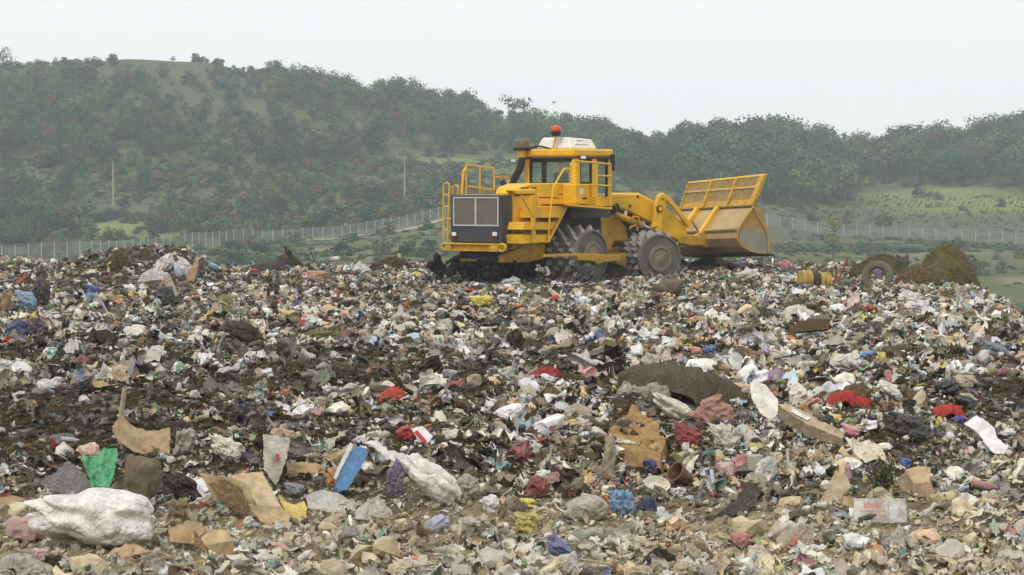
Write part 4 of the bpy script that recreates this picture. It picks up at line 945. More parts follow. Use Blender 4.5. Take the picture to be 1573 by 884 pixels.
for kind, lim in ((0, 250), (1, 130)):
    ks = sorted([s for s in vis if s[4] == kind], key=lambda s: -shown(s))
    for s in ks[:lim]:
        wide = float(r.uniform(.9, 1.25))
        gi = int(r.integers(6)); dry = r.uniform() < (.25 if kind else .03); tint = DRY[int(r.integers(3))] if dry else GREENS[gi]
        lb, cat, grp = wood_label(s[5], s[6], kind, ('big' if s[3] > (6.5 if not kind else 2.7) else 'small' if s[3] < (5 if not kind else 2) else 'medium'), 'brownish' if dry else ('dark green' if gi in (1, 5) else 'light green' if gi in (2, 3) else 'dull green'), wide)
        put_tree(s[0], s[1], s[2]-.1, s[3], int(r.integers(0, 5)), tint, lb, cat, grp, bool(kind), wide, r.uniform(0, 6))
    rest += ks[lim:]
for kind, nm in ((0, 'wood'), (1, 'scrub')):
    S = [s for s in rest if s[4] == kind]; n = len(S)
    P = np.array([[s[0], s[1], s[2]-.1] for s in S]); h = np.array([s[3] for s in S]); w_ = r.uniform(.95, 1.35, n)
    tint = np.array([GREENS[r.integers(6)] if r.uniform() > (.12 if not kind else .4) else DRY[r.integers(3)] for s in S])*r.uniform(.8, 1.25, (n, 1))
    scatter(nm, tree_coll, P, np.stack([np.zeros(n), np.zeros(n), r.uniform(0, 6.28, n)], -1), np.stack([h*w_, h*w_, h], -1), tint, r.integers(0, 5, n) if not kind else r.integers(8, 12, n))
# low growth: rough grass tussocks, weeds and the rows of the vineyard
n = 26000; D = np.sqrt(r.uniform(230**2, 470**2, n)); px = r.uniform(-200, 1800, n); x = (px-CX)/FX*D; z = G(x, D); py = 300-(z-CH)/D*FX
keep = (fbm(x/14, D/14, 3, 3) > -.1) & ~((px > 1150) & (py < 366)) | (r.uniform(0, 1, n) < .1); keep &= ~((np.abs(px-195) < 50) & (np.abs(py-354) < 14))
keep &= ~((px > 430) & (px < 760) & (py > 342) & (r.uniform(0, 1, n) < .8)) & ~((px > 1150) & (py > 388) & (r.uniform(0, 1, n) < .85))
D, px, x, z, py = D[keep], px[keep], x[keep], z[keep], py[keep]; n = len(D); h = r.uniform(.25, .9, n)*(1+.8*(np.abs(py-383) < 6)*(px > 1200))
tint = np.array(GREENS+DRY)[r.choice(9, n, p=[.16, .1, .2, .24, .1, .05, .03, .09, .03])]*r.uniform(.8, 1.3, (n, 1))
scatter('weeds', tree_coll, np.stack([x, D, z-.1], -1), np.stack([0*x, 0*x, r.uniform(0, 6.28, n)], -1), np.stack([h*2.2, h*2.2, h], -1), tint, r.integers(8, 12, n))
V_ = []
for row in range(60):
    for k in range(48):
        px = 1190+row*8.2+k*.6; D = 405+k*1.45+r.normal()*.1
        x = (px-CX)/FX*D; z = float(G(x, D)); py = 300-(z-CH)/D*FX
        if py > 352 or py < 300 or (px < 1300 and py < 326): continue
        V_.append((x+r.normal()*.1, D, z-.05))
V_ = np.array(V_); V_ = V_[r.uniform(0, 1, len(V_)) < .32]; n = len(V_); h = r.uniform(.45, .9, n)
scatter('vineyard_rows', tree_coll, V_, np.stack([np.zeros(n), np.zeros(n), r.uniform(0, 6.28, n)], -1), np.stack([h*.55, h*.55, h], -1), np.array([lin((104, 116, 72))]*n)*r.uniform(.8, 1.25, (n, 1)), r.integers(8, 12, n))
# the fences: concrete posts with wire netting between
POST = solid('concrete_post', lin((186, 186, 176)), .85, 0, .2)
WIRE = solid('galvanised_wire', lin((150, 154, 150)), .6, .3, 0, bumps=0)
def fence(pts, spacing, label, h=2.0, w_=.05):
    base = [Vector(p) for p in pts]; L = [0]
    for a, b in zip(base, base[1:]): L.append(L[-1]+(b-a).length)
    n = int(L[-1]/spacing); foot = []
    for k in range(n+1):
        s = L[-1]*k/n; i = min(max(np.searchsorted(L, s)-1, 0), len(base)-2); t = (s-L[i])/(L[i+1]-L[i]); p = base[i].lerp(base[i+1], t)
        foot.append(Vector((p.x, p.y, float(G(p.x, p.y)))))
    root = empty('wire_fence', foot[0], label, 'fence'); o0 = foot[0]
    pm = MB().box((0, 0, h/2-.2), (w_*2, w_*2, h+.4)).box((0, 0, h+.02), (w_*2.4, w_*2.4, .05)); pme = mesh('post', pm.V, pm.F, POST)
    for p in foot:
        o = bpy.data.objects.new('post', pme); o.location = p-o0; o.scale = (1, 1, random.uniform(.96, 1.05)); o.rotation_euler = (random.uniform(-.02, .02), random.uniform(-.02, .02), 0); link(o, root)
    mb = MB()
    for a, b in zip(foot, foot[1:]):
        d = (b-a); dn = Vector((d.x, d.y, 0)).normalized()
        for q in range(9):
            z = .1+q*(h-.15)/8; A_, B_ = a+Vector((0, 0, z))-o0, b+Vector((0, 0, z))-o0; e = Vector((0, 0, .02))
            mb.add([A_-e, B_-e, B_+e, A_+e], [(0, 1, 2, 3)])
        m_ = int(d.length/.16)
        for q in range(1, m_):
            c = a.lerp(b, q/m_)-o0; e = dn*.022; mb.add([c-e+Vector((0, 0, .1)), c+e+Vector((0, 0, .1)), c+e+Vector((0, 0, h-.05)), c-e+Vector((0, 0, h-.05))], [(0, 1, 2, 3)])
    tag(mb.build('netting', WIRE, root), kind='stuff'); return root
def gp(px, D): x = (px-CX)/FX*D; return (x, D, float(G(x, D)))
fence([gp(-160, 282), gp(0, 290), gp(140, 300), gp(260, 318), gp(352, 334), gp(388, 338)], 1.95, 'long wire fence on pale posts across the foot of the left hill', 2.15)
fence([gp(388, 338.6), gp(450, 338), gp(520, 340), gp(600, 346), gp(690, 353), gp(760, 362)], 1.5, 'wire fence on pale posts climbing the slope behind the machine', 1.75)
fence([gp(1140, 372), gp(1250, 374), gp(1400, 372), gp(1600, 366), gp(1750, 362)], 2.1, 'wire fence on white posts crossing the field on the right', 1.9)
# utility poles
def pole(px, py, hp, cross, label):
    q = hitg(px, py); h = hp*q[1]/FX; root = empty('utility_pole', q, label, 'utility pole')
    MB().tube([(0, 0, -.5), (0, 0, h)], .17, 8, True, .1).build('pole', solid('weathered_pole', lin((168, 160, 146)), .9), root)
    if cross:
        MB().box((0, 0, h*.93), (1.3, .12, .12)).build('crossarm', BARK, root)
        for s in (-.55, 0, .55): MB().lathe([(.04, 0), (.07, .08), (.04, .16)], Matrix.Translation((s, 0, h*.93+.06)), 8).build('insulator', POST, root)
    return root
pole(174, 326, 78, True, 'pale utility pole with crossarm in the scrub on the left hill')
pole(621.5, 313, 62, False, 'plain pale pole standing in the scrub left of the machine')
# dirt track beside the rising fence
V_ = []; tp = [(470, 336), (520, 337), (580, 341), (640, 346), (700, 351), (760, 358)]
for px in np.arange(470, 760, 4):
    D = np.interp(px, [p[0] for p in tp], [p[1] for p in tp])
    for dd in (0, -3.2-1.5*float(vnoise(px/25., 0, 4))):
        x = (px-CX)/FX*(D+dd); V_.append((x, D+dd, float(G(x, D+dd))+.12))
tag(ob('dirt_path', V_, grid_faces(len(V_)//2, 2), solid('pale_dirt', lin((176, 164, 140)), .95, 0, .5, lin((110, 104, 74)), .3), smooth=True), kind='structure')
# birds
def bird(name, P, yaw, flying, label, s=1.0):
    o_ = empty(name, P, label, 'bird'); o_.rotation_euler = (0, 0, yaw); K = solid('black_feathers', lin((22, 22, 24)), .7, 0, 0)
    V, F = ico(2); B = V.copy(); B[:, 0] *= .17; B[:, 1] *= .075; B[:, 2] *= .085
    t = np.clip(-V[:, 0], 0, 1); B[:, 2] *= 1-.5*t; hd = np.clip(V[:, 0]-.3, 0, 1); 
    c, s_ = (math.cos(.75), math.sin(.75)) if not flying else (1, 0); x = B[:, 0]*c-B[:, 2]*s_; z = B[:, 0]*s_+B[:, 2]*c; B[:, 0] = x; B[:, 2] = z+(.20 if not flying else 0)
    hx, hz = (.13, .36) if not flying else (.19, .02)
    ob('body', np.concatenate([B, V*.055+[hx, 0, hz]])*s, [tuple(f) for f in F]+[tuple(f+len(V)) for f in F], K, o_, True)
    ob('beak', np.array([(hx+.04, -.015, hz), (hx+.04, .015, hz), (hx+.04, 0, hz+.025), (hx+.12, 0, hz-.01)])*s, [(0, 1, 2), (0, 3, 1), (1, 3, 2), (2, 3, 0)], K, o_)
    tx, tz = (-.22, .06) if not flying else (-.28, 0)
    ob('tail', np.array([(-.08, -.03, hz*.45), (-.08, .03, hz*.45), (tx, .05, tz), (tx, -.05, tz), (-.08, 0, hz*.45-.02), (tx, 0, tz-.015)])*s, [(0, 1, 2, 3), (0, 4, 1), (3, 2, 5), (0, 3, 5, 4), (1, 4, 5, 2)], K, o_)
    for y in (-1, 1):
        if flying: ob('wing', np.array([(.1, .05*y, 0), (-.1, .05*y, 0), (-.12, .3*y, .14), (-.05, .55*y, .2), (.08, .28*y, .15), (0, .3*y, .12)])*s, [(0, 1, 5), (0, 5, 4), (1, 2, 5), (2, 3, 5), (3, 4, 5)], K, o_)
        else:
            ob('wing', np.array([(.07, .07*y, .30), (-.1, .075*y, .24), (-.2, .05*y, .07), (-.02, .085*y, .14), (.0, .1*y, .22)])*s, [(0, 1, 4), (1, 2, 4), (2, 3, 4), (3, 0, 4)], K, o_)
            MB().tube([(0, .03*y, .14), (.01, .03*y, 0)], .009, 4).build('leg', K, o_)
    return o_
# ------------------------------------------------------------ the things one can single out in the waste
def base_at(px, py): return hit(px, py)
def mute(c, k=.84, v=.93):
    g = sum(c)/3; return tuple((g+(x-g)*k)*v for x in c)
SOFT = ('cloth', 'clothing', 'carpet', 'plastic sheet', 'rag', 'tarpaulin', 'clay')
def crumpled(name, label, cat, box, col, seed=1, amp=.22, roll=0, elong=1.0, dep=.8, m=None, sub=4, knots=1, group=None, lift=.0, front=0.0, sharp=2):
    """a crumpled soft body that fills the given place: box = left, top, right, bottom in the photograph"""
    x0, y0, x1, y1 = box; b = hit((x0+x1)/2, y1-1); D = b.y-front; W = (x1-x0)*D/FX; Hh = (y1-y0)*D/FX
    r = np.random.default_rng(seed*31+5); a = math.radians(roll); zb = CH-(y1-300)/FX*D
    if cat in SOFT and abs(roll) < 60 and W > 1.8*Hh:
        nu, nv = (60, 40) if W > .6 else (36, 26); u, v = np.meshgrid(np.linspace(-1, 1, nu), np.linspace(-1, 1, nv))
        th = np.arctan2(v, u); rag = 1-.14*np.abs(np.sin(2.5*th+r.uniform(0, 6)))-.10*np.abs(np.sin(6.5*th+r.uniform(0, 6)))-.04*np.abs(np.sin(17*th))
        rho = (np.abs(u)**2.4+np.abs(v)**2.4)**(1/2.4); pk = r.uniform(-.3, .3)
        x = u*rag+.05*np.sin(4*v+r.uniform(0, 6)); y = v*rag+.05*np.sin(5*u+r.uniform(0, 6))
        z = np.clip(1-np.clip(rho*(1+.2*np.sin(3*th+r.uniform(0, 6))), 0, 1)**(2.4 if W < 2.5*Hh else 4.5), 0, 1)*(.75+.25*np.cos(2.5*(u-pk)))
        main = r.uniform(-.5, .5); fo = 0
        for k in range(9):
            an = main+r.normal()*(.5+.08*k); f = 3.2+2.1*k; wp = .8*np.sin(1.7*x+2.3*y+r.uniform(0, 6))+.4*np.sin(5*y-3*x+r.uniform(0, 6))
            fo = fo+(1-2*np.abs(np.sin(f*(x*math.cos(an)+y*math.sin(an)*.6)+wp+r.uniform(0, 6))))/(1+.42*k)
        z = z+amp*.3*fo*np.clip(1.25-rho, 0, 1); z = np.where(rho > .93, z-.25, z)
        x = x+.05*fo*np.cos(main); P = np.stack([x, y, z], -1).reshape(-1, 3)
        P[:, 0] = (P[:, 0]-P[:, 0].min())/np.ptp(P[:, 0])*W-W/2; top = P[:, 2].max(); P[:, 2] = P[:, 2]/top*Hh*(1-.45*abs(math.sin(a))*1.2); P[:, 2] += Hh*.5*(math.sin(a)*1.2)*(P[:, 0]/W*2)+Hh*.27*abs(math.sin(a))*1.2
        dd = min(max(W*.6, Hh*1.5), 1.6)*dep; P[:, 1] = P[:, 1]*dd/2+dd*.42
        lift += .05
        o = ob(name, P, grid_faces(nv, nu), m or M_PLAIN, None, True, (b.x*D/b.y, D, zb+lift-.03))
    else:
        V, F = ico(sub); V = np.sign(V)*np.abs(V)**.8; W_ = crumple(V, r, amp*.55, 7, 1.6, 5, False)
        if cat in ('sack', 'plastic roll'):
            soft = True; W_ = V+0; q4 = facet(V, r, 14, amp*.9, 5)-V; W_ = V+q4; W_ = W_+(facet(V, r, 70, amp*.22, 8)-V)
            U_ = V/np.linalg.norm(V, axis=1, keepdims=True); wr = 0
            for k in range(8):
                dv = r.normal(size=3)*[.5, 1, 1]; dv /= np.linalg.norm(dv); wr = wr+(1-2*np.abs(np.sin((5+3.5*k)*(V@dv)+.7*np.sin(3*V[:, 0]+2*V[:, 2]+k)+r.uniform(0, 6))))*np.clip(.3+np.sin(2.2*V@np.roll(dv, 1)+r.uniform(0, 6)), 0, 1)/(1+.3*k)
            W_ = W_+U_*(amp*.12*wr)[:, None]
        else:
            soft = False; W_ = facet(W_, r, 16, amp*.45); W_ = facet(W_, r, 60, amp*.34); W_ = facet(W_, r, 240, amp*.17) if sub > 3 else W_
            W_ = crumple(W_, r, amp*.10, 6, 9, 22)
        for k in range(knots):
            q_ = r.uniform(-.6, .6)+(0 if k % 2 else math.pi); d = np.array([math.cos(q_), r.uniform(-.3, .3), math.sin(q_)*.8+.3]); d /= np.linalg.norm(d)
            c_ = V@d; q = np.clip(c_-.80, 0, 1); W_ = W_+(q*r.uniform(1.5, 3.0)*(1+.3*np.sin(14*V[:, 0]+9*V[:, 2])))[:, None]*d[None]
        W_[:, 0] *= elong; x = W_[:, 0]*math.cos(a)-W_[:, 2]*math.sin(a); z = W_[:, 0]*math.sin(a)+W_[:, 2]*math.cos(a)
        W_[:, 0] = (x-x.min())/(x.max()-x.min())*W-W/2; W_[:, 2] = (z-z.min())/(z.max()-z.min())*Hh; dd = min(W, Hh*1.6)*dep
        W_[:, 1] = (W_[:, 1]-W_[:, 1].min())/np.ptp(W_[:, 1])*dd
        W_[:, 2] -= .12*Hh*np.clip(1-W_[:, 2]/(Hh*.5), 0, 1)
        o = ob(name, W_, F, m or M_PLAIN, None, soft, (b.x*D/b.y, D, zb+lift))
    o.color = (*mute(lin(col)), 1)
    tag(o, label, cat, group)
    for q_ in ((-.32, 0, .32) if W > 1.4*Hh else (0,)): EXCL.append((b.x+q_*W, D-.08, W*(.24 if W > 1.4*Hh else .42))); EXCL.append((b.x+q_*W, D-.08-Hh*1.2, W*(.2 if W > 1.4*Hh else .34)))
    return o
def panel_geo(poly, P0, lean, yaw, ripple, fold, seed, thick, step, pleat=0):
    """outline seen in the photograph laid on a leaning plane through P0, meshed, rippled and given thickness"""
    n = Vector((math.sin(yaw)*math.cos(lean), -math.cos(yaw)*math.cos(lean), math.sin(lean))); t = Vector((0, 0, 1)).cross(n).normalized()*-1; t = n.cross(Vector((0, 0, 1))).normalized() if False else Vector((math.cos(yaw), math.sin(yaw), 0)); s = n.cross(t)
    if s.z < 0: s = -s
    Q = []
    for px, py in poly:
        d = Vector(ray(px, py)); k = (P0-Vector(CAMP)).dot(n)/d.dot(n); p = Vector(CAMP)+d*k-P0; Q.append((p.dot(t), p.dot(s)))
    bm = bmesh.new(); bm.faces.new([bm.verts.new((a, b_, 0)) for a, b_ in Q])
    xs = [a for a, _ in Q]; ys = [b_ for _, b_ in Q]; st = step*max(max(xs)-min(xs), max(ys)-min(ys))
    for ax, lo, hi in ((0, min(xs), max(xs)), (1, min(ys), max(ys))):
        c = lo+st*.5
        while c < hi:
            co = Vector((0, 0, 0)); co[ax] = c; no = Vector((0, 0, 0)); no[ax] = 1
            bmesh.ops.bisect_plane(bm, geom=bm.verts[:]+bm.edges[:]+bm.faces[:], plane_co=co, plane_no=no); c += st
    bmesh.ops.triangulate(bm, faces=bm.faces[:])
    r = np.random.default_rng(seed); L = max(max(xs)-min(xs), max(ys)-min(ys)); W = [(r.normal(size=2), r.uniform(0, 6.28)) for _ in range(7)]
    for v in bm.verts:
        z = 0
        for k, (d, ph) in enumerate(W):
            dn = d/np.linalg.norm(d); f = (2.5+3.2*k)/L; z += ripple*L*(1-2*abs(math.sin(f*(v.co.x*dn[0]+v.co.y*dn[1])+ph+.5*math.sin(4*v.co.x/L))))/(1+.6*k)
        z += fold*L*((v.co.x-min(xs))/max(1e-6, max(xs)-min(xs))-.5)**2*2
        v.co.z = z
        if pleat: z += pleat*L*(1-2*abs(math.sin(9*v.co.x/L+1.2*math.sin(3*v.co.y/L)+seed)))+pleat*.5*L*(1-2*abs(math.sin(23*v.co.x/L+1.7*math.sin(4*v.co.y/L))))
        v.co.z = z; j_ = .006 if ripple > .002 else .001
        v.co.x += j_*L*(math.sin(40*v.co.y/L+seed)+math.sin(91*v.co.y/L)); v.co.y += j_*L*(math.sin(37*v.co.x/L+1)+math.sin(83*v.co.x/L+seed))
    bm.normal_update()
    if thick:
        g = bmesh.ops.extrude_face_region(bm, geom=bm.faces[:]); vs = [e for e in g['geom'] if isinstance(e, bmesh.types.BMVert)]
        for v in vs: v.co.z -= thick
        bmesh.ops.recalc_face_normals(bm, faces=bm.faces[:])
    M = Matrix((( t.x, s.x, n.x, 0), (t.y, s.y, n.y, 0), (t.z, s.z, n.z, 0), (0, 0, 0, 1)))
    for v in bm.verts: v.co = M @ v.co
    return bm
def panel(name, poly, col, foot=None, lean=50, yaw=0, ripple=.012, fold=0, thick=.006, m=None, seed=1, label=None, cat=None, group=None, parent=None, off=0.0, step=.055, smooth=True, excl=True, pleat=0):
    if pleat: step = .028; smooth = True
    if parent is not None and foot is None: P0 = parent.location.copy()+Vector((0, -off, 0))
    else:
        fx = foot or (sum(p[0] for p in poly)/len(poly), max(p[1] for p in poly)-1); P0 = hit(*fx); P0.y -= off
    bm = panel_geo(poly, P0, math.radians(lean), math.radians(yaw), ripple, fold, seed, thick, step, pleat)
    me = bpy.data.meshes.new(name); bm.to_mesh(me); bm.free(); me.materials.append(m or M_CARD)
    if smooth and (ripple > .015 or pleat): me.polygons.foreach_set('use_smooth', [True]*len(me.polygons))
    o = bpy.data.objects.new(name, me); o.color = (*mute(lin(col), .78 if (m is None or m is M_CARD) else .88, .92), 1)
    if parent is None: o.location = P0; link(o)
    else: o.location = P0-parent.location; link(o, parent)
    tag(o, label, cat, group)
    if excl:
        W = (max(p[0] for p in poly)-min(p[0] for p in poly))*P0.y/FX; Hh = (max(p[1] for p in poly)-min(p[1] for p in poly))*P0.y/FX
        EXCL.append((P0.x, P0.y+.05, W*.40)); EXCL.append((P0.x, P0.y-.25, W*.35))
    return o
def thing_at(name, px, py, label, cat, group=None): return empty(name, hit(px, py), label, cat, group)
TAN = (200, 172, 126)
# --- near left
crumpled('plastic_sack', 'big stuffed dirty-white plastic sack lying at the front left', 'sack', (27, 762, 228, 852), (236, 232, 222), 3, .13, -4, 1.9, .9, knots=1, sub=5)
panel('sheet_scrap', [(52, 768), (62, 742), (104, 708), (132, 728), (144, 770)], (92, 90, 90), None, 55, -10, .02, 0, .006, M_PLAIN, 3, 'dark grey plastic sheet behind the big white sack', 'plastic sheet', off=-.15)
panel('mesh_bag', [(126, 704), (146, 698), (160, 688), (180, 687), (181, 700), (176, 724), (166, 757), (140, 758), (128, 752), (138, 736), (130, 720)], (64, 178, 118), None, 35, 15, .03, .1, .02, M_PLAIN, 4, 'bright green net bag hanging over the bank behind the white sack', 'bag', off=.1, pleat=.035)
crumpled('bread_bag', 'small peach paper bag with red marks left of the green net bag', 'bag', (114, 682, 154, 714), (232, 194, 168), 5, .25, 10, 1.2, .5, sub=3, front=.1)
crumpled('cloth_sack', 'olive-grey cloth sack slumped under the brown cardboard sheet', 'sack', (186, 700, 246, 792), (120, 108, 86), 7, .2, 80, 1.3, .7, M_CLOTH)
cb = panel('cardboard_sheet', [(171, 660), (188, 641), (200, 650), (240, 662), (262, 664), (261, 704), (216, 692), (180, 680)], (176, 146, 102), (216, 700), 62, 8, .024, .2, .01, M_CARD, 8, 'stained brown cardboard sheet jutting over the bank at left', 'cardboard', off=.1)
crumpled('jacket', 'black jacket crumpled beside the olive cloth sack', 'clothing', (244, 730, 316, 776), (44, 44, 50), 9, .28, -28, 1.9, .7, M_CLOTH)
crumpled('rag', 'muddy pink and grey rag bundle at the lower left corner', 'rag', (6, 796, 62, 840), (196, 160, 150), 11, .3, 0, 1.2, .8, M_CLOTH, sub=3)
crumpled('rag', 'small pink crumpled bag in front of the big white sack', 'rag', (46, 846, 78, 874), (206, 162, 158), 12, .3, 0, 1.1, .8, sub=3)
panel('torn_cardboard', [(154, 858), (176, 842), (204, 832), (230, 846), (196, 852), (190, 862), (170, 852)], (196, 160, 112), None, 60, 0, .03, 0, .006, M_CARD, 13, 'torn shred of cardboard in front of the big white sack', 'cardboard', off=.1)
panel('cardboard_flap', [(-6, 764), (22, 762), (55, 770), (38, 782), (-6, 784)], (172, 138, 94), None, 70, 5, .01, 0, .01, M_CARD, 14, 'brown cardboard flap at the left edge behind the big white sack', 'cardboard')
crumpled('plastic_sheet', 'dull grey plastic sheet flat in the lower left corner', 'plastic sheet', (-30, 860, 82, 892), (170, 164, 148), 15, .2, -6, 2.4, .9)
crumpled('rag_heap', 'khaki cloth heap right of the olive sack', 'rag', (250, 768, 292, 800), (134, 120, 92), 16, .3, 0, 1.2, .8, M_CLOTH, sub=3)
crumpled('plastic_bag', 'white and pale yellow crumpled bag above the black jacket', 'bag', (318, 668, 376, 712), (226, 222, 196), 17, .3, -30, 1.7, .7)
crumpled('plastic_bag', 'pale grey torn bag beside the white one above the torn box', 'bag', (262, 660, 300, 704), (160, 152, 138), 18, .3, 70, 1.2, .7, sub=3)
# torn cardboard box: panels, the dark inner one painting the hollow's shade
bx = thing_at('cardboard_box', 375, 806, 'large torn cardboard box flattened on the bank left of centre', 'box')
for i, (poly, c, le, ya, of) in enumerate([([(304, 728), (356, 734), (378, 742), (394, 778), (392, 796), (362, 784), (330, 764)], (190, 160, 112), 30, 12, -.02), ([(352, 728), (376, 726), (402, 724), (432, 778), (398, 780), (376, 748)], (210, 182, 136), 48, -15, .12), ([(384, 776), (430, 778), (447, 792), (444, 820), (426, 822), (396, 796)], (204, 172, 124), 22, -20, .2), ([(318, 743), (346, 737), (372, 752), (380, 784), (346, 772)], (128, 96, 60), 12, 0, .03), ([(354, 806), (386, 794), (404, 826), (372, 815)], (168, 112, 72), 50, 0, .02), ([(390, 800), (426, 822), (414, 824), (392, 808)], (206, 158, 148), 55, 0, .12)]):
    panel('panel', poly, c, None, le, ya, .012, .14*(-1)**i, .012, M_CARD, 20+i, parent=bx, off=of, excl=i < 3)
bx2 = thing_at('cardboard_box', 312, 852, 'crushed brown cardboard box lying at front left', 'box')
for i, (poly, c, le, ya, of) in enumerate([([(258, 812), (296, 800), (318, 812), (296, 836), (262, 832)], (186, 148, 98), 45, 20, 0), ([(300, 812), (348, 814), (358, 830), (316, 838)], (206, 174, 124), 65, 0, .12), ([(316, 838), (358, 832), (358, 854), (324, 852)], (176, 142, 94), 8, -8, .14), ([(298, 814), (316, 838), (318, 850), (300, 840)], (158, 124, 84), 12, 30, .1)]):
    panel('panel', poly, c, None, le, ya, .006, 0, .01, M_CARD, 30+i, parent=bx2, off=of, excl=i < 2)
wc = panel('crate_board', [(404, 667), (446, 673), (440, 706), (428, 738), (424, 746), (406, 722)], (206, 200, 184), (424, 750), 18, 5, .006, 0, .025, M_CARD, 34, 'dirty white crate board standing on end with a small red mark', 'board', off=.0)
rm = panel('mark', [(424, 697), (429, 698), (428, 710), (423, 709)], (186, 52, 52), None, 18, 5, 0, 0, .004, M_CARD, 34, parent=wc, off=.035, excl=False)
panel('bent_cardboard', [(440, 716), (462, 710), (484, 712), (502, 722), (500, 731), (474, 726), (442, 728)], (184, 146, 96), None, 60, 0, .006, .2, .01, M_CARD, 35, 'curved strip of brown cardboard right of the white crate board', 'cardboard', off=.1)
bf = panel('foam_block', [(516, 742), (536, 700), (546, 685), (567, 690), (562, 706), (534, 752), (520, 756)], (74, 136, 188), None, 30, 25, .006, 0, .07, M_HARD, 36, 'long light blue plastic panel leaning on the bank', 'panel', off=.15)
panel('edge', [(516, 738), (534, 700), (543, 684), (538, 680), (528, 700), (512, 734)], (228, 226, 218), None, 30, 25, .004, 0, .03, M_HARD, 37, parent=bf, off=.02, excl=False, label='white edging strip')
panel('plastic_sheet', [(470, 756), (500, 750), (530, 762), (552, 772), (540, 788), (508, 786), (472, 776)], (190, 186, 176), None, 58, 0, .035, 0, .006, M_PLAIN, 38, 'translucent grey plastic sheet under the blue panel', 'plastic sheet', off=.05)
crumpled('plastic_sheet', 'rumpled pale plastic strip right of the translucent sheet', 'plastic sheet', (540, 766, 616, 800), (192, 184, 168), 39, .3, -8, 2.2, .6)
sk = crumpled('woven_sack', 'long stuffed white woven sack sloping down right of the blue panel', 'sack', (612, 704, 710, 784), (232, 226, 216), 40, .14, -40, 2.0, .9, knots=1, sub=5, front=.05)
panel('sack_flap', [(556, 671), (576, 674), (600, 690), (640, 694), (660, 706), (640, 716), (600, 706), (580, 690)], (224, 220, 212), (610, 760), 45, -5, .025, 0, .01, M_PLAIN, 41, 'white plastic sheet trailing from the top of the woven sack', 'plastic sheet', off=-.05, pleat=.03)
crumpled('plastic_bag', 'purple and blue bag tucked under the long woven sack', 'bag', (592, 706, 622, 766), (112, 104, 136), 42, .3, 80, 1.3, .6)
crumpled('plastic_bag', 'red plastic bag on the bank top above the woven sack', 'bag', (608, 655, 640, 680), (190, 40, 58), 43, .28, 0, 1.2, .6, sub=3)
p_ = panel('fabric_piece', [(632, 658), (648, 654), (665, 670), (654, 684), (640, 672)], (236, 230, 230), None, 45, -10, .02, 0, .008, M_CLOTH, 44, 'white cloth with a red stripe on the bank top at centre left', 'cloth', off=.1)
panel('stripe', [(636, 664), (641, 661), (656, 678), (652, 682)], (190, 36, 56), None, 45, -10, .0, 0, .006, M_CLOTH, 44, parent=p_, off=.04, excl=False)
crumpled('plastic_bag', 'clear grey bag of waste right of the long woven sack', 'bag', (696, 730, 738, 772), (168, 156, 142), 45, .25, 0, 1, .8)
crumpled('plastic_bag', 'white crumpled bag with black holes near the centre bottom', 'bag', (735, 762, 768, 792), (228, 226, 220), 46, .3, -20, 1.2, .6, sub=3)
crumpled('juice_pouch', 'orange and yellow pouch left of the blue panel', 'pouch', (500, 720, 516, 748), (216, 140, 56), 47, .15, 70, 1.4, .6, sub=3)
crumpled('grey_bag', 'smooth blue-grey bag below the curved cardboard', 'bag', (434, 744, 470, 768), (120, 124, 128), 48, .14, -14, 1.5, .8, sub=3)
# --- centre front
crumpled('cement_sack', 'tied beige sack in front of the bank at centre', 'sack', (866, 764, 938, 806), (182, 170, 150), 50, .12, 0, 1.5, .9, knots=1)
crumpled('plastic_bag', 'light blue plastic bag right of the tied beige sack', 'bag', (934, 755, 978, 796), (104, 152, 196), 51, .26, -10, 1.2, .7)
crumpled('cloth_roll', 'navy cloth roll right of the light blue bag', 'cloth', (977, 770, 1010, 787), (58, 66, 104), 52, .16, 0, 1.8, .8, M_CLOTH, sub=3)
crumpled('plastic_bag', 'dark blue tied bag below the ochre clay patch', 'bag', (987, 707, 1013, 730), (52, 56, 118), 53, .22, 0, 1, .8, sub=3)
def clay_patch():
    a, c = hit(948, 722), hit(1012, 655); n = 46; V = []; cx = (hit(990, 700).x); th = 0
    us, vs = np.linspace(-1, 1, n), np.linspace(-1, 1, n); x0 = (944-CX)/FX*a.y; x1 = (1034-CX)/FX*a.y; y0, y1 = a.y-.1, c.y+.1
    for v in vs:
        for u in us:
            X_ = (x0+x1)/2+(x1-x0)/2*u*(1+.12*math.sin(5*v+1)); Y_ = (y0+y1)/2+(y1-y0)/2*v; ang = math.atan2(v, u); q = math.hypot(u, v)*(1+.12*math.sin(3*ang+1)+.08*math.sin(7*ang))
            V.append((X_, Y_, float(H(X_, Y_))+(.13 if q < .9 else .13-(q-.9)*1.6)+.05*float(fbm(X_*3, Y_*3, 7, 3))+.02*float(fbm(X_*14, Y_*14, 8, 2))))
    o = ob('clay_bank', V, grid_faces(n, n), litter_mat('ochre_clay', False, .95, .8, False, .1, 30)); o.color = (*lin((160, 126, 80)), 1)
    tag(o, 'patch of bare ochre clay exposed in the bank at centre right', 'clay'); EXCL.append(((x0+x1)/2, a.y+.1, .3))
clay_patch()
panel('hanging_rag', [(930, 668), (945, 670), (946, 700), (942, 728), (936, 740), (926, 732), (908, 724), (904, 712), (922, 716), (928, 700)], (150, 138, 116), None, 22, 0, .03, 0, .01, M_CLOTH, 55, 'long grey rag hanging down the bank left of the clay', 'rag', off=.15, pleat=.03)
crumpled('towel', 'folded dull red striped towel on the bank top at centre right', 'towel', (1034, 648, 1080, 692), (158, 74, 76), 56, .24, -10, 1.2, .6, M_CLOTH)
cup = hit(1048, 746); s_ = 34*cup.y/FX
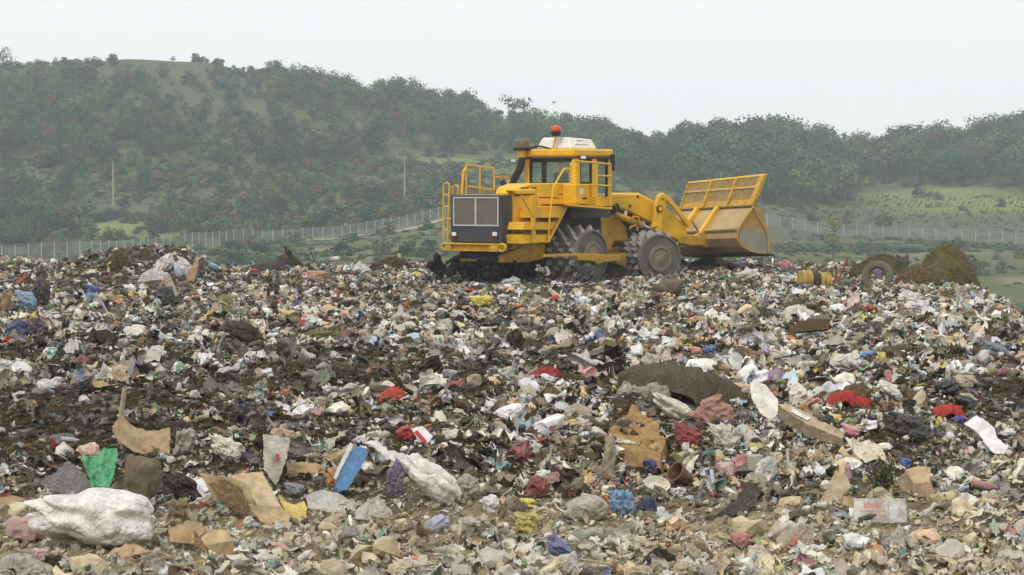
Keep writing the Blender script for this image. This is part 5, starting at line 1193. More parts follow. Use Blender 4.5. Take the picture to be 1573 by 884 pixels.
t_ = tag(MB().lathe([(.3, -.5), (.46, .4), (.52, .45), (.52, .5), (.44, .5), (.42, .4), (.28, -.4)], Matrix.Rotation(-.9, 4, 'Y') @ Matrix.Rotation(.5, 4, 'X'), 20).build('bucket', M_HARD), 'reddish brown plastic bucket lying on its side below the towel', 'bucket'); t_.location = cup+Vector((0, 0, s_*.4)); t_.scale = (s_, s_, s_); t_.color = (*lin((112, 72, 56)), 1); EXCL.append((cup.x, cup.y, .2))
tr = hit(1008, 757); s_ = 42*tr.y/FX
t_ = MB().lathe([(.3, 0), (.46, .14), (.5, .15), (.5, .17), (.45, .16), (.28, .025)], Matrix.Rotation(.75, 4, 'X') @ Matrix.Rotation(.2, 4, 'Y') @ Matrix.Scale(.75, 4, (0, 1, 0)), 22).build('foil_tray', M_HARD); tag(t_, 'pale foil tray of dirt tilted below the clay lump', 'tray'); t_.location = tr+Vector((0, 0, s_*.22)); t_.scale = (s_,)*3; t_.color = (*lin((222, 212, 190)), 1); EXCL.append((tr.x, tr.y, .2))
panel('netting_roll', [(1052, 796), (1090, 790), (1128, 770), (1140, 748), (1134, 732), (1150, 736), (1166, 752), (1160, 776), (1130, 792), (1090, 802), (1062, 804)], (72, 70, 66), (1110, 796), 40, -8, .03, .1, .015, M_CLOTH, 58, 'dark grey mesh cloth curling across the foot of the bank', 'netting', off=.05, pleat=.03)
def stick(name, px0, py0, px1, py1, r_, col, label, cat, up=0., n=6, m=None, hollow=False):
    a = hit(px1, py1); D = a.y-.05; P0 = Vector(at(px0, py0, D+up)); P1 = Vector(at(px1, py1, D)); mb = MB()
    if hollow:
        d = (P1-P0).normalized(); Mx = d.to_track_quat('Z', 'Y').to_matrix().to_4x4(); L = (P1-P0).length
        mb.lathe([(r_*.8, .02), (r_, 0), (r_, L), (r_*.85, L), (r_*.85, L-.06)], Mx, 16)
    else: mb.tube([Vector(), (P1-P0)*.5+Vector((0, 0, .01)), P1-P0], r_, n)
    o = mb.build(name, m or M_HARD); o.location = P0; o.color = (*lin(col), 1); return tag(o, label, cat)
stick('plastic_tube', 1093, 722, 1097, 760, .018, (226, 226, 224), 'upright thin white plastic tube beside the dark mesh cloth', 'tube')
stick('plastic_pipe', 1140, 664, 1160, 684, .085, (176, 172, 158), 'short grey plastic pipe with its open end facing the camera', 'pipe', up=.5, hollow=True)
stick('drink_cup', 1160, 700, 1161, 732, .075, (176, 172, 152), 'upright grey-green plastic cup below the open pipe', 'cup', hollow=True)
stick('wooden_stick', 1196, 680, 1140, 702, .02, (186, 174, 148), 'pale thin branch lying right of the grey pipe', 'stick')
stick('wooden_stake', 192, 597, 184, 650, .028, (170, 156, 130), 'upright weathered stake in the waste at left', 'stake')
stick('white_stick', 1209, 690, 1212, 728, .014, (216, 208, 202), 'thin white upright stick in the waste at right', 'stick')
# --- right front
panel('foam_board', [(1152, 588), (1164, 586), (1176, 592), (1196, 616), (1194, 646), (1184, 648), (1168, 636), (1154, 612)], (238, 234, 216), None, 25, -12, .02, .05, .03, M_HARD, 60, 'large cream foam board standing up at centre right', 'board', off=.1)
crumpled('plastic_roll', 'long cream roll of plastic lying right of the brown mat', 'plastic roll', (1003, 604, 1072, 650), (222, 214, 190), 61, .2, -32, 2.2, .8)
crumpled('cloth_bag', 'pinkish grey sack in front of the brown mat', 'sack', (968, 590, 1034, 622), (150, 136, 124), 62, .14, 8, 1.8, .8)
crumpled('old_carpet', 'long dark brown carpet humped across the waste at centre right', 'carpet', (930, 566, 1170, 624), (80, 72, 58), 63, .12, -3, 3.0, 1.4, M_CLOTH, knots=0)
crumpled('striped_shirt', 'peach and red clothing crumpled below the cream foam board', 'clothing', (1060, 606, 1130, 656), (180, 134, 116), 64, .2, 20, 1.3, .6, M_CLOTH)
crumpled('plastic_bag', 'white and brown papery bag above the grey pipe', 'bag', (1086, 650, 1140, 694), (206, 196, 176), 65, .28, 0, 1.2, .6)
crate = thing_at('wooden_crate', 1246, 682, 'long pale wooden beam-like box sloping right of the foam board', 'wooden box')
for i, (poly, c, le, of) in enumerate([([(1195, 622), (1210, 620), (1297, 664), (1294, 674), (1240, 652)], (196, 172, 132), 62, .1), ([(1195, 624), (1240, 652), (1294, 674), (1294, 688), (1240, 670), (1196, 642)], (150, 128, 98), 4, .12)]):
    panel('board', poly, c, None, le, -6, .003, 0, .02, M_CARD, 66+i, parent=crate, off=of, smooth=False)
panel('label_card', [(1218, 628), (1246, 642), (1240, 646), (1214, 632)], (232, 230, 224), None, 62, -6, 0, 0, .004, M_CARD, 68, parent=crate, off=.13, excl=False)
panel('cream_sheet', [(1299, 668), (1322, 676), (1346, 678), (1358, 690), (1366, 714), (1352, 704), (1330, 708), (1308, 690)], (228, 218, 186), None, 48, 0, .035, .05, .008, M_PLAIN, 69, 'cream plastic sheet spilling from the end of the wooden box', 'plastic sheet', off=.15, pleat=.03)
stick('pink_board', 1303, 601, 1362, 582, .035, (214, 140, 146), 'pink painted lath lying on the waste at right', 'board', n=4)
stick('pink_board', 1363, 569, 1369, 600, .032, (218, 148, 150), 'pink painted lath standing upright at right', 'board', n=4)
crumpled('cloth', 'bright dark-red cloth spread below the pink laths', 'cloth', (1266, 604, 1350, 630), (172, 34, 30), 70, .2, -6, 2.6, .8, M_CLOTH)
crumpled('cloth', 'orange and red cloth left of the torn white sheet', 'cloth', (1418, 624, 1496, 646), (190, 42, 30), 71, .2, -6, 2.6, .8, M_CLOTH)
crumpled('plastic_packet', 'blue-violet packet between the red cloth and the white sheet', 'packet', (1460, 640, 1486, 652), (70, 64, 160), 72, .15, 8, 1.8, .8, sub=3)
crumpled('peel', 'small curved yellow strip beside the blue-violet packet', 'plastic strip', (1436, 641, 1447, 661), (222, 212, 70), 73, .2, 70, 1.8, .6, sub=3)
panel('foam_sheet', [(1481, 650), (1500, 637), (1516, 646), (1528, 658), (1532, 672), (1550, 686), (1542, 697), (1526, 696), (1512, 678), (1500, 662)], (242, 240, 240), None, 40, -8, .015, 0, .02, M_HARD, 74, 'torn bright white foam sheet near the right edge', 'foam sheet', off=.15)
crumpled('bin_bag', 'black and grey bin bag left of the orange-red cloth', 'bag', (1358, 634, 1442, 682), (58, 60, 64), 75, .28, -12, 1.6, .8)
crumpled('bin_bag', 'navy bin bag peak above the torn white sheet', 'bag', (1434, 584, 1476, 614), (44, 48, 64), 76, .25, 20, 1.2, .8, sub=3)
crumpled('bin_bag', 'black bin bag under the navy one at right', 'bag', (1466, 608, 1506, 634), (40, 48, 56), 77, .25, -20, 1.5, .8, sub=3)
crumpled('plastic_bag', 'tan crumpled bag right of the navy bin bag', 'bag', (1470, 576, 1500, 598), (186, 170, 146), 78, .25, -10, 1.2, .8, sub=3)
crumpled('slipper', 'pale pink oval cloth above the cream sheet', 'cloth', (1292, 652, 1324, 672), (222, 156, 160), 79, .12, -18, 1.6, .8, M_CLOTH, sub=3)
c2 = panel('cardboard_flap', [(1256, 776), (1284, 722), (1300, 730), (1308, 748), (1296, 760), (1290, 776)], (204, 178, 138), None, 20, -12, .006, .05, .01, M_CARD, 80, 'folded tan cardboard flap left of the white lettered box', 'cardboard', off=.05)
# white box with faded red lettering
for q_ in (1325, 1352, 1380): EXCL.append((hit(q_, 803).x, hit(q_, 803).y-.35, .26))
wb = thing_at('produce_box', 1352, 803, 'flattened white carton with faded red lettering at the front right', 'box')
fp = panel('front_panel', [(1312, 766), (1364, 766), (1364, 804), (1312, 800)], (232, 226, 214), None, 6, 0, .002, 0, .012, M_CARD, 81, parent=wb, off=.25, smooth=False)
panel('side_panel', [(1365, 766), (1391, 766), (1393, 802), (1365, 804)], (224, 222, 216), None, 6, -12, .002, 0, .012, M_CARD, 82, parent=wb, off=.25, smooth=False)
panel('flap', [(1296, 763), (1312, 764), (1312, 780), (1294, 776)], (198, 168, 120), None, 20, 10, .002, 0, .01, M_CARD, 83, parent=wb, off=.2, smooth=False)
INK = solid('faded_red_print', lin((206, 128, 116)), .8, 0, .3, lin((222, 206, 190)), 30)
def print_row(x0, x1, y, hp, off, par, seed, gap=.3):
    """a row of worn, half-lost red letters: uprights, bars and bowls too faded to read"""
    r_ = np.random.default_rng(seed); D = par.location.y-off; mb = MB(); x = x0; e = math.tan(math.radians(6))
    def q(a, b_, c, d): mb.add([Vector(at(px, py, D))-par.location for px, py in ((a, d), (c, d), (c, b_), (a, b_))], [(0, 1, 2, 3)])
    while x < x1:
        w_ = hp*r_.uniform(.45, .7); s = hp*.16
        if r_.uniform() > gap*.4:
            q(x, y-hp, x+s, y)
            if r_.uniform() < .6: q(x+s, y-hp, x+w_*.9, y-hp+s)
            if r_.uniform() < .6: q(x+s, y-s, x+w_*.9, y)
            if r_.uniform() < .5: q(x+w_*.75, y-hp*.8, x+w_*.75+s, y-hp*.1)
            if r_.uniform() < .4: q(x+s, y-hp*.55, x+w_*.8, y-hp*.55+s)
        x += w_+hp*.2
    return mb.build('faded_print', INK, par)
tag(print_row(1327, 1359, 780.5, 8.5, .275, wb, 3, .2), kind='stuff'); tag(print_row(1322, 1361, 787, 3.2, .272, wb, 4), kind='stuff'); tag(print_row(1325, 1360, 792.3, 2.8, .270, wb, 6), kind='stuff')
gb_ = hit(1334, 800); D = gb_.y-.42; P0 = Vector(at(1319, 800, D)); P1 = Vector(at(1346, 791, D)); L = (P1-P0).length
o = bottle_mb(14, .16).build('glass_bottle', M_HARD, smooth=False); o.scale = (L,)*3; o.location = (P0+P1)/2; o.rotation_euler = (0, -math.atan2(P1.z-P0.z, P1.x-P0.x), 0); o.color = (*lin((46, 66, 44)), 1); tag(o, 'dark green bottle lying against the white lettered carton', 'bottle')
def bottle(px0, py0, px1, py1, col, label, fat=.15, off=.1, kind='plastic_bottle', m=None, mb=None):
    a = hit((px0+px1)/2, max(py0, py1)+3); D = a.y-off; P0 = Vector(at(px0, py0, D)); P1 = Vector(at(px1, py1, D)); L = (P1-P0).length
    o = (mb or bottle_mb(14, fat)).build(kind, m or M_HARD); o.scale = (L,)*3; o.location = (P0+P1)/2; o.rotation_euler = (0, -math.atan2(P1.z-P0.z, P1.x-P0.x), 0); o.color = (*lin(col), 1); EXCL.append((a.x, a.y-off, L*.4)); return tag(o, label, 'bottle' if 'bottle' in kind else 'can')
bottle(1303, 736, 1302, 710, (190, 150, 150), 'upright clear bottle with a pink lower half behind the cardboard flap', .2)
bottle(1445, 758, 1488, 748, (170, 184, 204), 'blue and white drinks bottle lying near the right edge', .16)
bottle(1492, 742, 1532, 750, (176, 132, 126), 'pinkish brown bottle right of the blue and white one', .17)
bottle(457, 862, 479, 846, (226, 224, 218), 'small white bottle at the bottom left of centre', .2)
bottle(1519, 744, 1533, 733, (206, 206, 190), 'pale tin can near the right edge', kind='tin_can', mb=can_mb())
bottle(1040, 704, 1062, 690, (196, 186, 160), 'beige tube lying below the red towel', .2)
crumpled('cap', 'orange plastic lid at the bottom edge of the picture', 'lid', (622, 860, 650, 874), (204, 84, 36), 85, .06, 0, 1.5, 1.2, M_HARD, sub=3, knots=0)
# leafy branch behind the carton
lb = thing_at('leafy_branch', 1352, 766, 'dry leafy green branch standing behind the white lettered carton', 'branch'); h_ = 58*lb.location.y/FX
r_b = np.random.default_rng(4); mb = MB(); lv = MB()
for k in range(22):
    a = r_b.uniform(-.7, .7); tip = Vector((math.sin(a)*h_*.55, r_b.uniform(-.12, .12), h_*r_b.uniform(.5, 1.05))); mb.tube([Vector((r_b.uniform(-.05, .05), 0, 0)), tip*.5+Vector((.02, 0, 0)), tip], .006, 4)
    for q in range(34):
        p = tip*r_b.uniform(.25, 1)+Vector(r_b.normal(size=3)*.035); d = Vector(r_b.normal(size=3)).normalized(); e = d.cross(Vector(r_b.normal(size=3))).normalized(); s = r_b.uniform(.012, .026)
        lv.add([p-d*s, p+e*s*.5, p+d*s*1.3, p-e*s*.5], [(0, 1, 2, 3)])
mb.build('twig', BARK_ := solid('dry_bark', lin((88, 78, 58)), .9), lb); tag(lv.build('leaves', solid('dry_leaves', lin((88, 94, 62)), .8, 0, .5, lin((130, 122, 90)), 20), lb), kind='stuff')
bx3 = thing_at('cardboard_box', 1400, 762, 'crumpled brown cardboard box right of the leafy branch', 'box')
for i, (poly, c, le, ya, of) in enumerate([([(1376, 738), (1392, 724), (1402, 746), (1398, 760), (1384, 752)], (172, 142, 106), 18, -25, .1), ([(1390, 722), (1410, 716), (1430, 718), (1428, 742), (1404, 744)], (206, 174, 126), 40, 12, .06), ([(1402, 744), (1430, 740), (1436, 762), (1404, 764)], (186, 150, 112), 15, 18, .12)]):
    panel('panel', poly, c, None, le, ya, .01, .05, .01, M_CARD, 90+i, parent=bx3, off=of, excl=i < 2)
crumpled('plastic_bag', 'crumpled blue bag above the brown box at right', 'bag', (1380, 704, 1402, 720), (60, 108, 182), 94, .3, 0, 1.3, .7, sub=3)
crumpled('plastic_bag', 'yellow bag half buried near the centre bottom', 'bag', (788, 788, 830, 822), (198, 176, 78), 95, .3, -12, 1.2, .8)
crumpled('packet', 'small yellow packet above the yellow bag near the centre bottom', 'packet', (798, 768, 824, 784), (222, 200, 40), 96, .2, -8, 1.5, .7, sub=3)
crumpled('clothing', 'blue and pink clothing in the trampled waste at the bottom', 'clothing', (836, 822, 890, 866), (112, 124, 160), 97, .3, -50, 1.8, .8, M_CLOTH)
crumpled('plastic_bag', 'wine-red bag bundle right of the centre on the bank', 'bag', (806, 734, 844, 768), (140, 58, 56), 98, .26, 20, 1.1, .8, sub=3)
crumpled('plastic_bag', 'dusty rose-red bag on the bank above the wine-red bundle', 'bag', (780, 678, 820, 714), (150, 74, 84), 99, .26, 30, 1.2, .8, sub=3)
crumpled('cloth', 'red and white striped cloth at the bottom right of centre', 'cloth', (1122, 822, 1154, 846), (190, 120, 120), 100, .2, -5, 1.6, .8, M_CLOTH, sub=3)
crumpled('cloth', 'black torn cloth across the trampled waste at the bottom centre', 'cloth', (986, 848, 1044, 872), (44, 42, 44), 101, .25, -10, 2.2, .8, M_CLOTH)
crumpled('plastic_bag', 'pink tied bag beside a stack of waste below the grey pipe', 'bag', (1100, 712, 1132, 740), (212, 176, 164), 102, .15, 10, 1.2, .8, sub=3)
crumpled('newspaper', 'lilac-blue patterned cloth left of the yellow bag', 'cloth', (650, 794, 692, 822), (168, 170, 196), 103, .25, 40, 1.4, .8, M_CLOTH, sub=3)
# --- middle ground
crumpled('plastic_bag', 'bright yellow bag lying alone in the middle distance', 'bag', (718, 454, 758, 473), (226, 200, 44), 110, .16, 6, 1.8, .9)
crumpled('garment', 'bright red garment in the waste at centre', 'clothing', (580, 596, 626, 616), (196, 58, 42), 111, .26, 14, 2.0, .8, M_CLOTH)
crumpled('garment', 'dark red garment strung out right of centre', 'clothing', (808, 564, 868, 586), (160, 28, 40), 112, .3, 14, 2.4, .8, M_CLOTH)
panel('paper_square', [(968, 532), (984, 528), (989, 545), (972, 547)], (240, 238, 232), None, 30, 0, .01, 0, .01, M_HARD, 113, 'white square board in the middle of the waste', 'board')
crumpled('packet', 'bright blue packet beside an orange one at centre right', 'packet', (1078, 531, 1101, 546), (58, 104, 180), 114, .18, 16, 1.5, .8, sub=3)
crumpled('packet', 'salmon orange packet left of the bright blue one', 'packet', (1056, 532, 1080, 546), (220, 140, 108), 115, .2, -4, 1.5, .8, sub=3)
crumpled('torn_carton', 'rusty tan torn carton at right of centre', 'carton', (1130, 532, 1178, 562), (150, 116, 76), 116, .26, -14, 1.4, .8, M_CARD)
crumpled('plastic_bag', 'lavender bag above the rusty tan carton', 'bag', (1164, 532, 1184, 550), (196, 164, 200), 117, .14, 40, 1.2, .9, sub=3)
crumpled('plastic_bag', 'bright blue bag in the waste above the pink laths', 'bag', (1310, 540, 1344, 560), (70, 142, 204), 118, .26, 12, 1.7, .8, sub=3)
crumpled('plastic_bag', 'yellow bag beside the bright blue one above the pink laths', 'bag', (1342, 541, 1364, 562), (206, 190, 84), 119, .28, 40, 1.2, .8, sub=3)
crumpled('plastic_bag', 'round orange bag in the middle distance right of centre', 'bag', (1056, 486, 1086, 504), (206, 140, 84), 120, .16, 0, 1.4, .8, sub=3)
panel('carpet_arch', [(1211, 520), (1212, 506), (1226, 494), (1250, 490), (1276, 490), (1272, 506), (1240, 508), (1224, 510), (1220, 521)], (88, 70, 50), None, 25, 0, .008, 0, .08, M_CLOTH, 121, 'brown carpet scrap arching out of the waste at right', 'carpet')
crumpled('plastic_sheet', 'long cream sheet behind the brown carpet arch', 'plastic sheet', (1196, 470, 1266, 490), (214, 206, 186), 122, .16, -6, 3, .8)
crumpled('stuffed_sack', 'round taupe sack in front of the front wheel', 'sack', (1000, 428, 1052, 456), (112, 98, 82), 123, .10, 6, 1.6, .9, M_CLOTH)
crumpled('bin_bag', 'dark slate bin bag beside the rear wheel of the compactor', 'bag', (886, 404, 914, 434), (56, 58, 68), 124, .2, 60, 1.1, .9, front=.6)
crumpled('old_carpet', 'dark rolled carpet end in the waste at left', 'carpet', (340, 494, 402, 532), (62, 58, 48), 125, .2, -20, 1.6, .8, M_CLOTH)
crumpled('bin_bag', 'dark green-black sheet crumpled in the waste at left', 'bag', (90, 584, 142, 608), (52, 56, 56), 126, .22, 20, 2.0, .8)
crumpled('moss_heap', 'low olive heap of grass cuttings in the middle distance', 'grass heap', (460, 508, 540, 528), (104, 100, 58), 127, .14, 0, 3, 1, M_CLOTH, knots=0)
crumpled('plastic_bag', 'light blue bag at the left edge of the mound', 'bag', (18, 446, 54, 480), (124, 160, 192), 128, .24, -30, 1.3, .8)
crumpled('bin_bag', 'large black bin bag behind the light blue bag at left', 'bag', (34, 426, 74, 472), (60, 60, 62), 129, .2, 60, 1.2, .8)
crumpled('bin_bag', 'glossy black bin bag below the light blue bag at left', 'bag', (36, 488, 72, 520), (70, 70, 76), 130, .26, -20, 1.2, .8)
crumpled('garment', 'denim-blue garment at the left edge below the light blue bag', 'clothing', (4, 492, 44, 522), (84, 100, 142), 131, .28, 20, 1.3, .8, M_CLOTH)
crumpled('packet', 'yellow wrapper above the glossy black bag at left', 'packet', (30, 480, 56, 496), (214, 194, 60), 132, .26, 0, 1.5, .8, sub=3)
crumpled('bin_bag', 'dark suitcase-like bag under the pale heap on the left skyline', 'bag', (236, 440, 266, 472), (60, 62, 72), 133, .14, 0, 1.2, .8)
crumpled('packet', 'yellow scrap in the left heap', 'packet', (196, 446, 206, 462), (224, 196, 46), 134, .2, 80, 1.2, .8, sub=3)
crumpled('plastic_sheet', 'white plastic bags draped over the top of the left heap', 'bag', (232, 388, 268, 420), (228, 222, 218), 135, .24, 30, 1.5, .7)
crumpled('plastic_sheet', 'white plastic sheet arching down the right of the left heap', 'plastic sheet', (270, 392, 300, 426), (220, 212, 206), 136, .22, -50, 1.7, .6)
crumpled('plastic_sheet', 'crumpled white sheet across the middle of the left heap', 'plastic sheet', (208, 412, 262, 432), (206, 200, 196), 137, .28, 10, 2.4, .6)
crumpled('pale_bottle', 'pale blue flattened bottle in the left heap', 'bottle', (266, 402, 282, 426), (170, 190, 206), 138, .1, -70, 1.6, .6, M_HARD, sub=3)
panel('chipboard', [(286, 424), (300, 400), (306, 404), (298, 434), (288, 434)], (196, 148, 104), None, 15, 10, .003, 0, .02, M_CARD, 139, 'orange-tan board leaning in the left heap', 'board')
panel('grey_board', [(250, 428), (262, 424), (274, 452), (270, 464), (262, 456)], (178, 164, 146), None, 15, 0, .003, 0, .02, M_CARD, 140, 'pale grey board standing under the left heap', 'board')
crumpled('blue_barrel', 'small light blue tube on the skyline right of the left heap', 'tube', (318, 404, 336, 416), (104, 150, 176), 141, .05, -24, 1.8, .8, M_HARD, sub=3, knots=0)
crumpled('black_sheet', 'dark grey sheet humped on the skyline left of the crow', 'plastic sheet', (366, 402, 444, 420), (70, 66, 62), 142, .14, -4, 3.2, .9, M_CLOTH)
crumpled('plastic_bag', 'bright blue bag at the top of the thin pale stick', 'bag', (128, 436, 152, 450), (44, 74, 170), 143, .3, -10, 1.5, .7, sub=3)
stick('lilac_stick', 146, 450, 168, 486, .03, (180, 160, 180), 'thin lilac stick sloping below the bright blue bag', 'stick')
crumpled('packet', 'yellow blob at the lower end of the lilac stick', 'packet', (162, 480, 171, 490), (216, 206, 60), 144, .16, 0, 1, .8, sub=3)
crumpled('cloth', 'pale blue cloth hanging below the bright blue bag', 'cloth', (130, 449, 144, 468), (120, 150, 184), 145, .26, 80, 1.3, .7, M_CLOTH, sub=3)
crumpled('dark_pipe', 'dark tarpaulin roll lying in the left middle distance', 'tarpaulin', (124, 508, 184, 530), (58, 54, 46), 146, .12, -2, 3, .8, M_CLOTH)
crumpled('plastic_sheet', 'dull orange-brown heap of card on the far left skyline', 'cardboard', (0, 446, 16, 482), (164, 130, 92), 147, .2, 70, 1.2, .8, M_CARD, sub=3)
panel('lath', [(22, 436), (40, 420), (43, 423), (26, 440)], (186, 82, 52), None, 15, 0, 0, 0, .04, M_CARD, 148, 'short orange-red lath at far left', 'board')
# --- right skyline: drum, tyre, rotten grass
db = hit(1251, 441)-Vector((0, 0, .1))
def drum():
    root = empty('oil_drum', db, 'worn yellow and black drum lying on the skyline at right', 'drum'); L = 48*db.y/FX; r_ = 15*db.y/FX; A_ = Matrix.Translation((0, 0, r_*.95)) @ Matrix.Rotation(.35, 4, 'Z') @ Matrix.Rotation(math.pi/2+.1, 4, 'Y')
    Y_ = solid('drum_yellow', lin((178, 148, 62)), .7, 0, .8, lin((96, 80, 50))); K_ = solid('drum_black', lin((44, 40, 34)), .6, 0, .5)
    MB().lathe([(r_*.9, -L/2+.0), (r_, -L/2+.04), (r_, -L/2+.26)], A_, 22).build('yellow_end', Y_, root)
    MB().lathe([(r_*.97, -L/2+.261), (r_*.97, L/2-.34)], A_, 22).build('black_middle', K_, root)
    MB().lathe([(r_, L/2-.339), (r_, L/2-.22), (r_*.97, L/2-.2), (r_*.97, L/2-.16), (r_*1.02, L/2-.14), (r_*1.02, L/2-.02), (r_*.9, L/2), (r_*.85, L/2-.06)], A_, 22).build('yellow_end', Y_, root)
    return root
drum()
ty = hit(1348, 440)-Vector((0, 0, .12))
def tyre():
    R0 = 25*ty.y/FX; root = empty('scrap_tyre', ty+Vector((0, 0, 0)), 'grey worn tyre standing in the waste on the right skyline', 'tyre'); M = Matrix.Translation((0, 0, R0*.86)) @ Matrix.Rotation(math.radians(-12), 4, 'Z') @ Matrix.Rotation(math.radians(80), 4, 'X')
    n = 40; m_ = 12; V = []; F = []
    for i in range(n):
        a = 2*math.pi*i/n
        for k in range(m_):
            b_ = 2*math.pi*k/m_; rr_ = R0*.74+R0*.26*math.copysign(abs(math.cos(b_))**.7, math.cos(b_)); zz = R0*.30*math.copysign(abs(math.sin(b_))**.8, math.sin(b_))
            if math.cos(b_) > .8 and i % 2: rr_ *= .975
            V.append(M @ Vector((rr_*math.cos(a), rr_*math.sin(a), zz)))
    F = [(i*m_+k, i*m_+(k+1) % m_, ((i+1) % n)*m_+(k+1) % m_, ((i+1) % n)*m_+k) for i in range(n) for k in range(m_)]
    ob('tread', V, F, solid('dusty_rubber', lin((106, 100, 86)), .9, 0, .5), root)
tyre()
crumpled('plastic_bag', 'purple bag stuffed inside the old tyre', 'bag', (1340, 410, 1356, 430), (128, 96, 150), 150, .12, 0, 1, .6, sub=3, front=.05)
crumpled('bin_bag', 'grey-black glossy bag on the skyline right of the tyre', 'bag', (1371, 390, 1400, 414), (74, 72, 80), 151, .26, 0, 1.2, .8)
def heap(name, label, x0, y0, x1, y1, peak, seed, col, wtop=.45):
    """a heap of rotten grass: a lumpy body bristling with stalks"""
    b = hit((x0+x1)/2, y1-2); D = b.y+.3; W = (x1-x0)*D/FX; Hh = (y1-y0)*D/FX; root = empty(name, (b.x*D/b.y, D, CH-(y1-300)/FX*D), label, 'grass heap')
    V, F = ico(5); r = np.random.default_rng(seed); rh = np.hypot(V[:, 0]-peak*(1-V[:, 0]**2), V[:, 1])
    P = np.stack([V[:, 0]*W/2, V[:, 1]*W*.42, np.where(V[:, 2] > 0, Hh*np.clip(1-rh**1.7, 0, 1)**.9, -.15)], -1)
    up = V[:, 2] > 0; P += (V*(.06*Hh*fbm(P[:, 0]*2.6+P[:, 2]*2, P[:, 1]*2.6+P[:, 2], seed, 3)+.035*Hh*fbm(P[:, 0]*9+P[:, 2]*7, P[:, 1]*9-P[:, 2]*5, seed+2, 3))[:, None])*up[:, None]
    m = solid(name+'_matter', lin(mute(col, .8, 1)), .95, 0, .75, lin((58, 50, 32)), 3.5, .1, bumps=1); o = ob('mass', P, F, m, root, False)
    st = MB(); top = P[V[:, 2] > .02]
    for k in range(int(1500+2500*min(1, W/2))):
        p = Vector(top[r.integers(len(top))]); out = Vector((p.x, p.y, 0)).normalized()*.7+Vector((0, 0, -.6)); d = (out*.7+Vector(r.normal(size=3))*.75).normalized(); L = r.uniform(.05, .16); e = d.cross(Vector(r.normal(size=3))).normalized()*.011
        st.add([p-e, p+e, p+d*L+Vector((0, -.01, .03))], [(0, 1, 2)])
    tag(st.build('stalks', solid(name+'_stalk', lin(tuple(min(255, c+14) for c in mute(col, .8, 1))), .9, 0, .6, lin((70, 60, 38)), 9), root), kind='stuff'); return root
heap('grass_heap', 'tall cone of rotting brown-green grass at the right end of the skyline', 1396, 374, 1504, 442, .1, 5, (108, 98, 52))
heap('grass_heap', 'low rotting grass mound behind the tyre on the right skyline', 1296, 391, 1408, 428, .1, 6, (92, 84, 50))
heap('grass_heap', 'flat olive grass heap in front of the tall grass cone', 1372, 408, 1450, 442, .0, 7, (120, 98, 58))
heap('grass_heap', 'small olive grass heap on the skyline under the raised blade', 1052, 396, 1134, 414, .0, 8, (104, 98, 60))
heap('grass_heap', 'small brown twig heap on the skyline left of the machine', 570, 396, 632, 414, .1, 9, (92, 80, 56))
heap('grass_heap', 'small brown heap at the top of the left waste heap', 158, 390, 206, 416, .0, 10, (110, 86, 58))
heap('grass_heap', 'brown tussock under the perched crow', 418, 390, 466, 412, .0, 11, (104, 92, 66))
stick('rusty_stake', 1302, 396, 1287, 434, .035, (128, 78, 54), 'rusty brown stake leaning on the skyline left of the tyre', 'stake')
stick('rusty_stake', 1285, 416, 1284, 442, .04, (150, 84, 60), 'short rusty stake standing right of the yellow drum', 'stake')
stick('bent_twig', 476, 384, 486, 408, .022, (74, 66, 56), 'dark bare twig standing up on the skyline right of the crow', 'twig')
stick('bent_twig', 484, 386, 485, 400, .018, (80, 72, 60), 'thin short twig beside the dark bare twig on the skyline', 'twig')
crumpled('foam_piece', 'cream foam piece lying on the skyline right of the twigs', 'foam', (507, 394, 522, 401), (222, 216, 196), 152, .1, 8, 2, .8, M_HARD, sub=3, knots=0)
crumpled('plastic_sheet', 'white torn sheet on the skyline between twig and twig heap', 'plastic sheet', (540, 402, 572, 418), (230, 228, 222), 153, .3, -20, 1.8, .7)
crumpled('cardboard_piece', 'flat orange-tan cardboard in the far waste left of the machine', 'cardboard', (468, 416, 506, 434), (190, 150, 116), 154, .14, 0, 2, 1, M_CARD)
crumpled('plastic_bag', 'white bag in front of the compactor tail', 'bag', (772, 424, 800, 440), (224, 218, 210), 155, .26, 10, 1.7, .8, front=.3)
crumpled('plastic_bag', 'pink bag on the far edge right of the blade', 'bag', (1194, 400, 1216, 414), (200, 120, 128), 156, .24, 0, 1.3, .8, sub=3)
crumpled('plastic_bag', 'white and green bag below the pink one on the far edge', 'bag', (1130, 414, 1166, 432), (214, 208, 184), 157, .24, 20, 1.7, .8)
crumpled('plastic_bag', 'blue bag on the far edge just under the blade', 'bag', (1128, 402, 1150, 412), (72, 112, 190), 158, .2, 0, 1.6, .8, sub=3)
crumpled('plastic_bag', 'large white bag below the yellow drum', 'bag', (1382, 446, 1424, 470), (222, 216, 206), 159, .26, -12, 1.5, .8)
crumpled('plastic_bag', 'white and grey bag below the tall grass cone', 'bag', (1398, 462, 1432, 486), (206, 206, 208), 160, .26, 12, 1.3, .8)
crumpled('tarpaulin', 'grey-blue tarpaulin scrap near the right edge', 'tarpaulin', (1506, 524, 1556, 552), (112, 124, 146), 161, .2, -20, 1.8, .8)
crumpled('dark_bag', 'black sheet stretched in the waste right of the carpet arch', 'plastic sheet', (1316, 494, 1382, 520), (58, 56, 58), 162, .2, 14, 2.6, .8)
bird('crow', at(442, 396.5, hit(442, 412).y), math.pi*.75, False, 'black crow perched on a brown tussock on the left skyline', .95)
bird('bird', at(851, 158, 160), 2.2, True, 'tiny bird flying in the sky above the orange beacon', .55)
